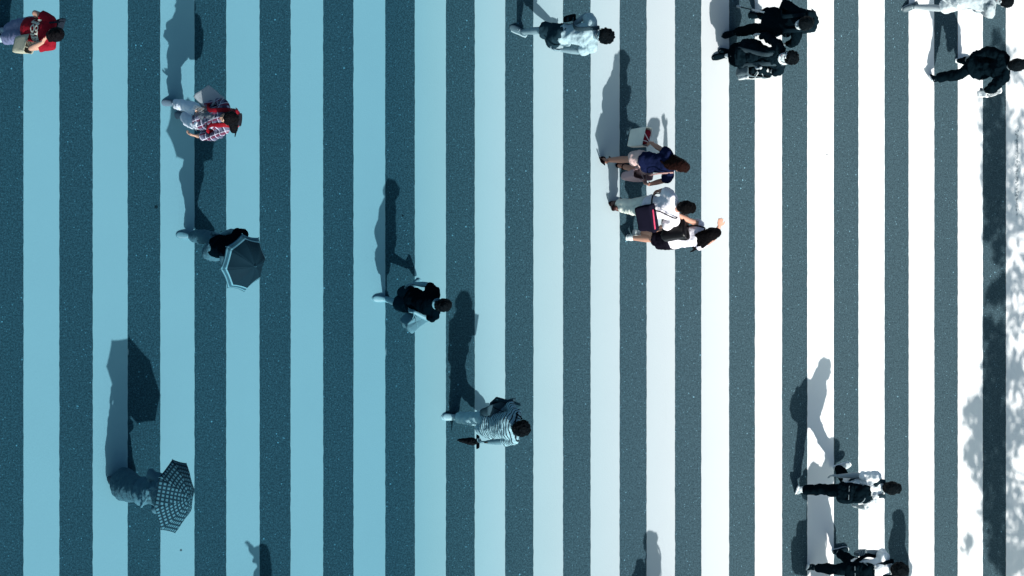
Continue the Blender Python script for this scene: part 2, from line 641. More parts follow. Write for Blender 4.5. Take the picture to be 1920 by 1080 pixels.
def solve(J, face, H):
    k = H / 1.7
    f = nrm((face[0], -face[1], 0))
    rgt = np.cross(f, (0, 0, 1))
    anchor = J.get('pv', J.get('hd'))
    az = .93 if 'pv' in J else 1.58
    g = unproj(anchor[0], anchor[1], az * k)
    g[2] = 0
    rest = {'hd': (0, 1.58, 0), 'nk': (0, 1.42, 0), 'pv': (0, .93, 0)}
    for sd, sg in (('l', -1), ('r', 1)):
        rest.update({'s' + sd: (sg * .165, 1.385, 0), 'e' + sd: (sg * .2, 1.11, -.02), 'w' + sd: (sg * .21, .87, .06), 'm' + sd: (sg * .21, .78, .07),
                     'h' + sd: (sg * .088, .91, 0), 'k' + sd: (sg * .09, .50, .03), 'a' + sd: (sg * .09, .085, 0), 't' + sd: (sg * .1, .03, .14)})
    X0 = np.zeros((19, 3))
    zp = np.zeros(19)
    zs = np.full(19, .14)
    tgt = np.full((19, 2), np.nan)
    for n, i in JI.items():
        s_, z, fo = rest[n]
        X0[i] = g + rgt * s_ * k + f * fo * k + np.array((0, 0, z * k))
        zp[i] = z * k
        if n in J:
            q = J[n]
            if len(q) > 2:
                zp[i] = q[2]
                zs[i] = .025
            tgt[i] = q[:2]
            X0[i] = unproj(q[0], q[1], zp[i])
    bi = np.array([JI[a] for a, b, c in BONES])
    bj = np.array([JI[b] for a, b, c in BONES])
    bl = np.array([c * k for a, b, c in BONES])
    has = ~np.isnan(tgt[:, 0])
    rz = X0.copy()

    def res(X):  # X (B,19,3)
        B = X.shape[0]
        out = [(np.linalg.norm(X[:, bi] - X[:, bj], axis=2) - bl) / .012]
        P = proj(X[:, has].reshape(-1, 3)).reshape(B, -1, 2)
        out.append(((P - tgt[has]) / 2.2).reshape(B, -1))
        out.append((X[:, :, 2] - zp) / zs)
        for n in ('l', 'r'):
            kn = X[:, JI['k' + n]] - .5 * (X[:, JI['h' + n]] + X[:, JI['a' + n]])
            out.append((np.minimum(kn @ f - .01, 0) / .02)[:, None])
            out.append((np.minimum(X[:, JI['t' + n], 2] - .02, 0) / .004)[:, None])
            out.append((np.minimum(X[:, JI['a' + n], 2] - .075 * k, 0) / .006)[:, None])
            ft = X[:, JI['t' + n]] - X[:, JI['a' + n]]
            out.append((np.minimum(ft @ f - .06, 0) / .04)[:, None])
            el = X[:, JI['e' + n]] - .5 * (X[:, JI['s' + n]] + X[:, JI['w' + n]])
            out.append((np.maximum(el @ f - .05, 0) / .06)[:, None])
        nh = ~has
        out.append(((X[:, nh] - (rz[nh] - rz[JI['pv']] + X[:, JI['pv']][:, None])) / .25).reshape(B, -1))
        return np.concatenate(out, 1)
    x = X0.reshape(-1)
    lam = 1e-2
    r = res(x.reshape(1, 19, 3))[0]
    for it in range(120):
        E = np.eye(57) * 1e-5
        Jm = (res((x[None] + E).reshape(57, 19, 3)) - r[None]).T / 1e-5
        A = Jm.T @ Jm
        dx = -np.linalg.solve(A + lam * np.diag(np.diag(A) + 1e-6), Jm.T @ r)
        r2 = res((x + dx).reshape(1, 19, 3))[0]
        if r2 @ r2 < r @ r:
            done = (r @ r - r2 @ r2) < 1e-4
            x, r = x + dx, r2
            lam = max(lam / 3, 1e-6)
            if done:
                break
        else:
            lam *= 4
            if lam > 1e6:
                break
    X = x.reshape(19, 3)
    D = {n: X[i] for n, i in JI.items()}
    return D, f, float(r @ r)


# ------------------------------------------------------------------ people
SK = S(225, 172, 140)
GRP = "pedestrians on the striped crossing"


class Person:
    def __init__(s, label, J, face, H=1.66, look=None, pitch=15, skin_col=SK, top=None, bot=None, shoe=(.1, .1, .1), sole=None,
                 hair=('short', (.01, .01, .012)), curl=.6, fat=1.0, sandal=False, feet='shoe', group=GRP, spread=None):
        s.J, s.f, s.err = solve(J, face, H)
        s.k = H / 1.7
        s.H = H
        s.label = label
        g = .5 * (s.J['al'] + s.J['ar'])
        s.o = np.array((g[0], g[1], 0))
        s.root = empty("person", s.o, label, "person", group)
        D = s.J
        s.u = nrm(D['nk'] - D['pv'])
        s.r = nrm(D['sr'] - D['sl'])
        s.r = nrm(s.r - s.u * (s.r @ s.u))
        s.fw = np.cross(s.u, s.r)
        hr = nrm(D['hr'] - D['hl'])
        s.rh = nrm(hr - s.u * (hr @ s.u))
        s.fh = np.cross(s.u, s.rh)
        lk = nrm((look[0], -look[1], 0)) if look else s.f
        p = math.radians(pitch)
        s.hf = lk * math.cos(p) - np.array((0, 0, 1)) * math.sin(p)
        s.hu = lk * math.sin(p) + np.array((0, 0, 1)) * math.cos(p)
        s.hs = np.cross(s.hf, s.hu)
        s.fat = fat
        s.skin_col = skin_col
        s.skin = skin(skin_col)
        s.body(curl, feet, spread)
        if top:
            s.shirt(**top)
        if bot:
            s.bottom(**bot)
        if feet == 'shoe':
            s.shoes(shoe, sole if sole is not None else shoe)
        elif feet == 'sandal':
            s.sandals(shoe)
        s.hair_(*hair)

    def B(s, mb, name, mat, parent=None, **kw):
        return mb.build(name, mat, parent or s.root, origin=s.o, **kw)

    def ring(s, t, w, d, shift=0.0):
        """torso ring at fraction t from pelvis(0) to neck(1)"""
        D = s.J
        c = D['pv'] + (D['nk'] - D['pv']) * t
        q = min(1, max(0, t))
        r = nrm(s.rh * (1 - q) + s.r * q)
        f = nrm(np.cross(s.u, r))
        k = s.k
        return (c + f * shift * k, r * w * k * s.fat, f * d * k * s.fat)

    def body(s, curl, feet, spread):
        D, k = s.J, s.k
        m = MB()
        m.loft([s.ring(-.13, .06, .06), s.ring(-.1, .12, .085), s.ring(0, .145, .10), s.ring(.15, .135, .09), s.ring(.35, .115, .08), s.ring(.6, .135, .092, .005),
                s.ring(.8, .145, .092, .005), s.ring(.92, .115, .075), s.ring(1.0, .055, .055), s.ring(1.05, .03, .03)], 20)
        hd = D['hd']
        m.limb([D['nk'] - s.u * .03, D['nk'] + (hd - D['nk']) * .5, hd - s.hu * .03 * k], [.062 * k, .052 * k, .05 * k])
        m.ell(hd + s.hu * .018 * k - s.hf * .004 * k, s.hs * .073 * k, s.hf * .091 * k, s.hu * .098 * k)
        m.ell(hd + s.hf * .026 * k - s.hu * .052 * k, s.hs * .056 * k, s.hf * .062 * k, s.hu * .066 * k)
        m.ell(hd + s.hf * .052 * k - s.hu * .095 * k, s.hs * .026 * k, s.hf * .028 * k, s.hu * .022 * k)
        m.limb([hd + s.hf * .084 * k + s.hu * .018 * k, hd + s.hf * .099 * k - s.hu * .022 * k], [.010 * k, .015 * k], 8)
        for sg in (-1, 1):
            m.ell(hd + s.hs * sg * .077 * k - s.hu * .01 * k, s.hs * .012 * k, s.hf * .022 * k, s.hu * .032 * k, 10, 8)
            m.ell(hd + s.hs * sg * .032 * k + s.hf * .082 * k + s.hu * .022 * k, s.hs * .026 * k, s.hf * .014 * k, s.hu * .010 * k, 10, 8)
        fa = .92 + .08 * s.fat
        for c in 'lr':
            S_, E_, W_ = D['s' + c], D['e' + c], D['w' + c]
            m.limb([D['nk'] - s.u * .03, S_ - s.u * .012], [.042 * k, .036 * k])
            m.limb([S_ - s.u * .012, S_ + (E_ - S_) * .5, E_], [.040 * k * fa, .044 * k * fa, .037 * k], 14)
            m.limb([E_, E_ + (W_ - E_) * .35, W_], [.039 * k, .040 * k, .026 * k], 14)
            s.hand(m, c, (spread or {}).get(c, curl))
            Hh, K_, A_ = D['h' + c], D['k' + c], D['a' + c]
            m.limb([Hh, Hh + (K_ - Hh) * .4, K_], [.08 * k, .072 * k, .05 * k], 16)
            m.limb([K_, K_ + (A_ - K_) * .35, A_], [.05 * k, .053 * k, .034 * k], 16)
            s.foot(m, c)
        ob = s.B(m, "body", s.skin, voxel=.0062, smooth=3)
        # eyes and mouth
        em = cloth("eye_dark", (.015, .012, .012), rough=.2, bump=0.0001)
        lm_ = cloth("lips", tuple(np.array(s.skin_col) * (.75, .45, .45)), rough=.5, bump=.0003)
        for sg in (-1, 1):
            m = MB()
            c0 = hd + s.hs * sg * .031 * k + s.hf * .083 * k + s.hu * .006 * k
            m.ell(c0, s.hs * .014 * k, s.hf * .009 * k, s.hu * .0085 * k, 10, 6)
            s.B(m, "eye", em)
        m = MB()
        m.ell(hd + s.hf * .085 * k - s.hu * .062 * k, s.hs * .022 * k, s.hf * .008 * k, s.hu * .0075 * k, 10, 6)
        s.B(m, "mouth", lm_)

    def hand(s, m, c, curl):
        D, k = s.J, s.k
        W_, E_ = D['w' + c], D['e' + c]
        d = nrm(D['m' + c] - W_)
        sg = 1 if c == 'r' else -1
        # palm normal faces the body's midline / the front
        n = nrm(-s.r * sg + s.fw * .25)
        n = nrm(n - d * (n @ d))
        sd = np.cross(d, n)             # across the knuckles
        if sd @ (s.fw + np.array((0, 0, .2))) < 0:
            sd = -sd                    # thumb side
        L = .095 * k
        m.loft([(W_ - d * .012, sd * .024 * k, n * .019 * k), (W_ + d * .02 * k, sd * .031 * k, n * .017 * k), (W_ + d * .06 * k, sd * .041 * k, n * .016 * k),
                (W_ + d * L * .95, sd * .042 * k, n * .014 * k), (W_ + d * L * 1.03, sd * .034 * k, n * .010 * k)], 14)
        for i, (off, ln) in enumerate(((.031, .072), (.0105, .08), (-.0105, .074), (-.031, .058))):
            p = W_ + d * L * .93 + sd * off * k
            dd = nrm(d + sd * off * 3.0 * max(0, .5 - curl))
            pts = [p]
            a = curl * .45 + .05 * i
            for q, sl_ in ((0, .42), (1, .32), (2, .26)):
                ca, sa = math.cos(a), math.sin(a)
                pts.append(pts[-1] + (dd * ca + n * sa) * ln * sl_ * k)
                a += curl * .75
            m.limb(pts, [.0088 * k, .0082 * k, .0075 * k, .0064 * k], 8)
        tb = W_ + d * .025 * k + sd * .028 * k
        t1 = tb + nrm(d * .75 + sd * .75 + n * .35 * curl) * .036 * k
        t2 = t1 + nrm(d * .95 + sd * (.35 - .5 * curl) + n * .55 * curl) * .030 * k
        t3 = t2 + nrm(d + sd * (.1 - .5 * curl) + n * .7 * curl) * .022 * k
        m.limb([tb, t1, t2, t3], [.0135 * k, .0105 * k, .0092 * k, .0072 * k], 8)

    def footframe(s, c):
        D, k = s.J, s.k
        A_, T_, K_ = D['a' + c], D['t' + c], D['k' + c]
        d = nrm(T_ - A_)
        sh = nrm(A_ - K_)
        up = np.array((0, 0, 1.0))
        sd = np.cross(d, -sh)
        if np.linalg.norm(sd) < .2:
            sd = np.cross(s.f, up)
        sd = nrm(sd)
        dn = nrm(np.cross(d, sd))
        if dn @ sh < 0:
            dn = -dn
        fd = nrm(d * .94 - dn * .30)      # the sole runs flatter than the ankle-toe line
        dn = nrm(np.cross(fd, sd))
        if dn @ sh < 0:
            dn = -dn
        return A_, T_, fd, sd, dn

    def footrings(s, c, g=1.0, lift=0.0):
        k = s.k
        A_, T_, fd, sd, dn = s.footframe(c)
        b = A_ + dn * (.052 - lift) * k
        R = []
        for x, wd, h, dz in ((-.062, .018, .016, .0), (-.05, .03, .03, -.004), (-.02, .033, .037, -.010), (.03, .035, .036, -.012), (.08, .041, .029, -.004),
                             (.125, .044, .022, .003), (.165, .040, .017, .008), (.190, .026, .013, .010), (.198, .010, .007, .011)):
            R.append((b + fd * x * k + dn * dz * k, sd * wd * k * g, dn * h * k * g))
        return R

    def foot(s, m, c):
        k = s.k
        m.loft(s.footrings(c, .86), 14)

    def shoes(s, col, sole):
        k = s.k
        mt = cloth("shoe_leather", col, rough=.5, bump=.001, spec=.3)
        ms = cloth("shoe_sole", sole, rough=.8, bump=.001)
        for c in 'lr':
            A_, T_, fd, sd, dn = s.footframe(c)
            m = MB()
            m.loft(s.footrings(c, 1.12), 16)
            m.limb([A_ + dn * .03 * k - fd * .012 * k, A_ - dn * .012 * k - fd * .012 * k], [.046 * k, .043 * k], 14, caps=(True, False))
            sh = s.B(m, "shoe", mt, voxel=.008, smooth=3)
            m = MB()
            b = A_ + dn * .083 * k
            m.loft([(b + fd * x * k + dn * q * k, sd * w_ * k, dn * .011 * k) for x, w_, q in
                    ((-.074, .012, 0), (-.066, .030, 0), (-.03, .040, 0), (.03, .041, 0), (.09, .049, 0), (.14, .051, 0), (.18, .044, -.001), (.205, .026, -.003), (.212, .010, -.004))], 14, power=3)
            s.B(m, "sole", ms, sh)
            m = MB()
            for x in (.055, .08, .105):
                p = A_ + fd * x * k + dn * (.004 + (x - .05) * .5) * k
                m.limb([p - sd * .024 * k + dn * .014 * k, p, p + sd * .024 * k + dn * .014 * k], .005 * k, 6)
            s.B(m, "laces", ms, sh)

    def sandals(s, col):
        k = s.k
        mt = cloth("sandal_strap", col, rough=.5, bump=.001)
        for c in 'lr':
            A_, T_, fd, sd, dn = s.footframe(c)
            m = MB()
            b = A_ + dn * .09 * k
            m.loft([(b + fd * x * k, sd * w_ * k, dn * .010 * k) for x, w_ in ((-.07, .015), (-.05, .036), (.03, .037), (.1, .045), (.16, .042), (.195, .022))], 14, power=3)
            for x, z in ((.10, .028), (.14, .036)):
                p = A_ + fd * x * k + dn * z * k
                m.limb([p - sd * .046 * k + dn * .045 * k, p - sd * .036 * k, p - dn * .012 * k, p + sd * .036 * k, p + sd * .046 * k + dn * .045 * k], .008 * k, 8)
            th = np.linspace(0, 2 * math.pi, 13)
            cc = A_ - dn * .03 * k
            m.limb([cc + sd * .042 * k * math.cos(a) + fd * .045 * k * math.sin(a) for a in th], .009 * k, 8)
            s.B(m, "sandal", mt)

    def shirt(s, col, sleeve=.62, hem=-.12, infl=1.0, pat=None, rough=.85, name="shirt", folds=1.0, collar=None, flare=0.0, sleeve_col=None, cuff=0, open_=False):
        D, k = s.J, s.k
        m = MB()
        q = infl
        rs = []
        if hem < -.15:
            rs += [s.ring(hem, (.165 + flare) * q, (.135 + flare) * q), s.ring(hem * .5, (.165 + flare * .5) * q, (.128 + flare * .5) * q)]
        else:
            rs += [s.ring(hem, (.162 + flare) * q, (.128 + flare) * q)]
        rs += [s.ring(.05, .166 * q, .130 * q), s.ring(.25, .148 * q, .110 * q), s.ring(.45, .145 * q, .110 * q, .005), s.ring(.65, .156 * q, .118 * q, .006),
               s.ring(.82, .160 * q, .113 * q, .004), s.ring(.93, .135 * q, .093 * q), s.ring(1.0, .085 * q, .076 * q), s.ring(1.05, .068, .066)]
        m.loft(rs, 24)
        for c in 'lr':
            S_, E_, W_ = D['s' + c], D['e' + c], D['w' + c]
            m.limb([D['nk'] - s.u * .045, S_ - s.u * .018 - s.r * (.02 if c == 'r' else -.02)], [.074 * k * q, .070 * k * q])
            S_ = S_ - s.u * .012
            if sleeve == 'long':
                m.limb([S_, S_ + (E_ - S_) * .5, E_, E_ + (W_ - E_) * .5, W_ - nrm(W_ - E_) * .015], [.062 * k * q, .066 * k * q, .058 * k * q, .053 * k * q, .043 * k * q], 16, caps=(True, False))
            elif sleeve > 1:
                t = sleeve - 1
                m.limb([S_, S_ + (E_ - S_) * .5, E_, E_ + (W_ - E_) * t], [.061 * k * q, .064 * k * q, .056 * k * q, .052 * k * q], 16, caps=(True, False))
            elif sleeve > 0:
                m.limb([S_, S_ + (E_ - S_) * sleeve * .5, S_ + (E_ - S_) * sleeve], [.064 * k * q, .066 * k * q, .070 * k * q], 16, caps=(True, False))
        mt = cloth(name + "_cloth", col, rough=rough, pat=pat)
        ob = s.B(m, name, mt, voxel=.009, smooth=5, disp=[(.13, .028 * folds), (.055, .012 * folds, 2)])
        s.shirt_ob = ob
        if collar is not None:
            m = MB()
            th = np.linspace(0, 2 * math.pi, 17)
            c0 = D['nk'] + s.u * .03 * k
            m.limb([c0 + s.r * .066 * k * math.cos(a) + s.fw * .066 * k * math.sin(a) - s.u * .012 * k * math.sin(a) for a in th], .015 * k, 8)
            s.B(m, "collar", cloth("collar_cloth", collar))
        return ob

    def bottom(s, kind='pants', col=(.05, .05, .06), length=1.0, width=1.0, pat=None, rough=.85, belt=None, folds=1.0, skirt_len=.45, skirt_w=.26):
        D, k = s.J, s.k
        m = MB()
        if kind == 'skirt':
            kn = .5 * (D['kl'] + D['kr'])
            c0 = .5 * (D['hl'] + D['hr'])
            an = .5 * (D['al'] + D['ar'])
            path = lambda t: c0 + (kn - c0) * min(1, t / .42) + (an - kn) * max(0, (t - .42) / .41)
            rs = [s.ring(.2, .128, .097), s.ring(.08, .146, .114), s.ring(-.04, .165, .13)]
            n = 6
            spd = s.rh
            for i in range(1, n + 1):
                t = skirt_len * i / n
                wd = .165 + (skirt_w - .165) * i / n
                # wide enough to clothe both legs
                c = path(t)
                rs.append((c, spd * wd * k * .92, s.fh * wd * k * .88))
            m.loft(rs, 28)
            for c in 'lr':
                Hh, K_, A_ = D['h' + c], D['k' + c], D['a' + c]
                t1 = min(1, skirt_len / .42)
                pts = [Hh, Hh + (K_ - Hh) * .5 * t1, Hh + (K_ - Hh) * t1]
                rr = [.092 * k, .09 * k, .085 * k]
                if skirt_len > .42:
                    t2 = min(1, (skirt_len - .42) / .41)
                    pts.append(K_ + (A_ - K_) * t2)
                    rr.append(.09 * k)
                m.limb(pts, rr, 16, caps=(True, False))
        else:
            m.loft([s.ring(.18, .125, .094), s.ring(.08, .143, .110), s.ring(-.03, .158, .124), s.ring(-.12, .135, .112), s.ring(-.17, .09, .08)], 24)
            for c in 'lr':
                Hh, K_, A_ = D['h' + c], D['k' + c], D['a' + c]
                w_ = width
                if length <= .5:
                    t = length / .5
                    e = Hh + (K_ - Hh) * t
                    m.limb([Hh, Hh + (e - Hh) * .5, e], [.094 * k, .092 * k * (1 + (w_ - 1) * .5), .086 * k * w_], 18, caps=(True, False))
                else:
                    t = (length - .5) / .5
                    e = K_ + (A_ - K_) * t
                    m.limb([Hh, Hh + (K_ - Hh) * .45, K_, K_ + (e - K_) * .4, e], [.094 * k, .088 * k, .071 * k * (1 + (w_ - 1) * .6), .070 * k * (1 + (w_ - 1) * .8), .058 * k * w_], 18, caps=(True, False))
        nm = {'pants': 'trousers', 'shorts': 'shorts', 'skirt': 'skirt'}[kind]
        ob = s.B(m, nm, cloth(nm + "_cloth", col, rough=rough, pat=pat), voxel=.009, smooth=2, disp=[(.12, .022 * folds), (.05, .010 * folds, 2)])
        if belt is not None:
            m = MB()
            R = s.ring(.13, .138, .106)
            th = np.linspace(0, 2 * math.pi, 25)
            m.limb([R[0] + R[1] * math.cos(a) + R[2] * math.sin(a) for a in th], .018 * k, 8)
            s.B(m, "belt", cloth("belt_leather", belt, rough=.5))
        return ob

    def hair_(s, style, col, to=None):
        D, k = s.J, s.k
        hd = D['hd']
        m = MB()
        c0 = hd + s.hu * .036 * k - s.hf * .020 * k
        if style == 'cap':
            m.ell(c0, s.hs * .088 * k, s.hf * .104 * k, s.hu * .094 * k)
            m.loft([(hd + s.hu * .06 * k + s.hf * .03 * k, s.hs * .08 * k, s.hu * .012 * k), (hd + s.hu * .055 * k + s.hf * .12 * k, s.hs * .075 * k, s.hu * .008 * k), (hd + s.hu * .04 * k + s.hf * .165 * k, s.hs * .045 * k, s.hu * .006 * k)], 16)
            s.B(m, "cap", cloth("cap_cloth", col), voxel=.007, smooth=2)
            return
        m.ell(c0, s.hs * .095 * k, s.hf * .108 * k, s.hu * .110 * k)
        m.ell(hd - s.hf * .045 * k - s.hu * .03 * k, s.hs * .074 * k, s.hf * .062 * k, s.hu * .07 * k)
        for sg in (-1, 1):
            m.ell(hd + s.hs * sg * .07 * k - s.hf * .01 * k + s.hu * .02 * k, s.hs * .018 * k, s.hf * .05 * k, s.hu * .055 * k)
        m.ell(hd + s.hf * .05 * k + s.hu * .088 * k, s.hs * .074 * k, s.hf * .050 * k, s.hu * .046 * k)
        if style == 'curly':
            rng = np.random.default_rng(5)
            for i in range(150):
                v = nrm(rng.normal(0, 1, 3))
                p = c0 + s.hs * v[0] * .095 * k + s.hf * v[1] * .105 * k + s.hu * v[2] * .10 * k
                if (p - hd) @ s.hf > .05 * k and (p - hd) @ s.hu < .05 * k:
                    continue
                rr_ = rng.uniform(.013, .024) * k
                m.ell(p, s.hs * rr_, s.hf * rr_, s.hu * rr_, 8, 6)
        if style == 'bun':
            m.ell(c0 + s.hu * .10 * k - s.hf * .045 * k, s.hs * .038 * k, s.hf * .038 * k, s.hu * .034 * k)
        if style == 'pony':
            p = hd - s.hf * .10 * k + s.hu * .05 * k
            e = to if to is not None else p - np.array((0, 0, .22))
            m.limb([p, (p + e) / 2 - s.hf * .03, e], [.032 * k, .034 * k, .012 * k])
        if style == 'long':
            p = hd - s.hf * .05 * k + s.hu * .02 * k
            e = to if to is not None else D['nk'] - s.fw * .12 * k - np.array((0, 0, .16))
            mid = p + (e - p) * .5 - s.fw * .03 * k
            d = nrm(e - p)
            sd = nrm(s.hs - d * (s.hs @ d))
            nn = np.cross(d, sd)
            rs = []
            for t, a, b in ((0, .092, .075), (.2, .105, .07), (.45, .118, .06), (.7, .118, .05), (.88, .095, .04), (1, .045, .02)):
                c = (1 - t) ** 2 * p + 2 * t * (1 - t) * mid + t * t * e
                rs.append((c, sd * a * k, nn * b * k))
            m.loft(rs, 20)
            rng = np.random.default_rng(9)
            for i in range(16):
                a = rng.uniform(-.085, .085) * k
                b = rng.uniform(-.035, .04) * k
                q0, q1 = p + sd * a * .9 + nn * b, e + sd * a * 1.1 + nn * b + d * rng.uniform(-.04, .06)
                m.limb([q0, mid + sd * a * 1.1 + nn * b, q1], [.016 * k, .016 * k, .006 * k], 6)
        s.B(m, "hair", hairm(col), voxel=.0065, smooth=2, disp=[(.03, .014, 2)])

    def glasses(s):
        k, hd = s.k, s.J['hd']
        m = MB()
        for sg in (-1, 1):
            th = np.linspace(0, 2 * math.pi, 13)
            c = hd + s.hs * sg * .034 * k + s.hf * .102 * k + s.hu * .004 * k
            m.limb([c + s.hs * .026 * k * math.cos(a) + s.hu * .02 * k * math.sin(a) for a in th], .0028, 6)
            m.limb([c + s.hs * sg * .026 * k, hd + s.hs * sg * .082 * k + s.hf * .06 * k + s.hu * .01 * k, hd + s.hs * sg * .08 * k - s.hf * .01 * k], .0026, 6)
        m.limb([hd + s.hf * .104 * k + s.hs * .01, hd + s.hf * .104 * k - s.hs * .01], .0026, 6)
        s.B(m, "glasses", cloth("glasses_frame", (.02, .02, .022), rough=.3, bump=.0002))


def top_obj(name, at, label, cat, group=None):
    return empty(name, (at[0], at[1], at[2]), label, cat, group)


def P3(px, py, z):
    return unproj(px, py, z)


def ribbon(m, pts, side, w, t=.005):
    """flat strap through pts; side = vector across the strap (or list)"""
    pts = [np.asarray(p, float) for p in pts]
    rings = []
    n = len(pts)
    for i in range(n):
        T = nrm(pts[min(n - 1, i + 1)] - pts[max(0, i - 1)])
        sv = np.asarray(side[i] if isinstance(side, list) else side, float)
        sv = nrm(sv - T * (sv @ T))
        rings.append((pts[i], sv * w, np.cross(T, sv) * t))
    m.loft(rings, 10, power=3)


def spline(pts, n=6):
    """Catmull-Rom through pts"""
    P = [np.asarray(p, float) for p in pts]
    P = [2 * P[0] - P[1]] + P + [2 * P[-1] - P[-2]]
    out = []
    for i in range(1, len(P) - 2):
        for t in np.linspace(0, 1, n, endpoint=False):
            a, b, c, d = P[i - 1:i + 3]
            out.append(.5 * (2 * b + (c - a) * t + (2 * a - 5 * b + 4 * c - d) * t * t + (-a + 3 * b - 3 * c + d) * t ** 3))
    out.append(P[-2])
    return out


def backpack(p, label, col, rough=.6, w=.15, h=.22, d=.085, trim=None, t=.55, strap_col=None, straps=True, drop=0, side=0):
    k = p.k
    c = p.J['pv'] + (p.J['nk'] - p.J['pv']) * t - p.fw * (.105 + d) * k - p.u * drop + p.r * side
    o = top_obj("backpack", c, label, "backpack")
    mt = cloth("pack_nylon", col, rough=rough, bump=.002, scale=120, spec=.3)
    mtr = cloth("pack_trim", trim if trim is not None else tuple(np.array(col) * 2 + .02), rough=.5, bump=.001)
    ms = cloth("pack_strap", strap_col if strap_col is not None else col, rough=.7, bump=.001)
    bl = lambda m, nm, mat, par=None, **kw: m.build(nm, mat, par or o, origin=c, **kw)
    m = MB()
    m.box(c, p.r * w * k, p.fw * d * k, p.u * h * k, power=3.2, taper=.80, round_=.12)
    body = bl(m, "pack_body", mt, voxel=.009, smooth=5, disp=[(.09, .03), (.035, .010, 2)])
    m = MB()
    m.box(c - p.fw * (d * .95) * k - p.u * h * .35 * k, p.r * w * .78 * k, p.fw * .04 * k, p.u * h * .48 * k, power=4, round_=.12)
    pk = bl(m, "pocket", mt, voxel=.009, smooth=4, disp=[(.07, .022), (.03, .008, 2)])
    m = MB()
    zc = c - p.fw * (d * 1.33) * k - p.u * h * .05 * k
    m.limb([zc - p.r * w * .6 * k, zc + p.r * w * .6 * k], .006 * k, 6)
    bl(m, "zip", mtr, pk)
    m = MB()
    pts = []
    for a in np.linspace(math.pi, 0, 13):
        pts.append(c + p.r * w * .88 * k * math.cos(a) + p.u * (h * .5 + h * .42 * math.sin(a)) * k - p.fw * d * .55 * k)
    m.limb(pts, .007 * k, 6)
    bl(m, "zip", mtr, body)
    m = MB()
    tp = c + p.u * h * k
    m.limb([tp + p.r * .03 * k, tp + p.r * .03 * k + p.u * .03 * k, tp - p.r * .03 * k + p.u * .03 * k, tp - p.r * .03 * k], .008 * k, 6)
    bl(m, "grab_loop", ms)
    if straps:
        for cc, sg in (('l', -1), ('r', 1)):
            S_ = p.J['s' + cc]
            mid = p.J['nk'] + (S_ - p.J['nk']) * .62
            pts = spline([c + p.u * h * .85 * k + p.r * sg * .06 * k + p.fw * d * k, mid - p.fw * .06 * k + p.u * .045 * k, mid + p.u * .085 * k + p.fw * .01, mid + p.fw * .10 * k + p.u * .015 * k,
                          mid + p.fw * .148 * k - p.u * .12 * k, p.J['pv'] + p.u * .24 * k + p.r * sg * .155 * k + p.fw * .10 * k, p.J['pv'] + p.u * .16 * k + p.r * sg * .18 * k - p.fw * .03 * k, c - p.u * h * .7 * k + p.r * sg * w * .8 * k + p.fw * d * k], 5)
            m = MB()
            ribbon(m, pts, p.r, .028 * k, .007 * k)
            bl(m, "strap", ms)
    return o


def bag(name, label, cat, c, A, Bv, U, col, hand=None, taper=1.12, open_=True, inner=None, handle_col=None, folds=.012, handles=True, power=5, strap=None, rough=.8, pat=None):
    """open-topped carrier: semi-axis vectors A (wide) Bv (thick) U (up)"""
    c, A, Bv, U = (np.asarray(x, float) for x in (c, A, Bv, U))
    o = top_obj(name, c, label, cat)
    mt = cloth(name + "_material", col, rough=rough, pat=pat, bump=.002, scale=40)
    bl = lambda m, nm, mat, par=None, **kw: m.build(nm, mat, par or o, origin=c, **kw)
    m = MB()
    seg, V, Fc = 28, [], []
    th = np.linspace(0, 2 * np.pi, seg, endpoint=False) + .01
    ca = np.sign(np.cos(th)) * np.abs(np.cos(th)) ** (2 / power)
    sa = np.sign(np.sin(th)) * np.abs(np.sin(th)) ** (2 / power)
    lev = [(-1, .0), (-1, .85), (-.97, .96), (-.8, 1.0), (-.4, 1.02), (0, 1.03), (.4, 1.04), (.8, 1.06), (1, 1.07)]
    if open_:
        lev += [(1, 1.03), (.8, .98), (.2, .95), (-.5, .93), (-.85, .9), (-.85, 0)]
    else:
        lev += [(1.03, .9), (1.03, 0)]
    for t, q in lev:
        tp = q * (1 + (taper - 1) * (t + 1) / 2)
        V += [c + U * t + A * tp * a + Bv * tp * b for a, b in zip(ca, sa)]
    n = len(lev)
    for i in range(n - 1):
        for j in range(seg):
            k2 = (j + 1) % seg
            Fc.append((i * seg + j, i * seg + k2, (i + 1) * seg + k2, (i + 1) * seg + j))
    m.add(V, Fc)
    bl(m, "bag_body", mt, disp=[(.08, folds), (.03, folds * .5, 2)] if folds else None)
    hm = cloth(name + "_handle", handle_col if handle_col is not None else col, rough=.7)
    if handles and hand is not None:
        for sg in (-1, 1):
            m = MB()
            e0, e1 = c + U + Bv * sg * 1.0 + A * .45, c + U + Bv * sg * 1.0 - A * .45
            hh = np.asarray(hand, float)
            m.limb(spline([e0 - U * .12, e0 + (hh - e0) * .6, hh + nrm(A) * .012, hh - nrm(A) * .012, e1 + (hh - e1) * .6, e1 - U * .12], 4), .006, 6)
            bl(m, "handle", hm)
    if inner is not None:
        m = MB()
        m.box(c + U * .35, A * .8, Bv * .75, U * .75, power=3)
        bl(m, "contents", cloth("bag_contents", inner, rough=.5))
    if strap is not None:
        m = MB()
        m.limb(spline(strap, 5), .011, 8, flat=.5)
        bl(m, "strap", hm)
    return o


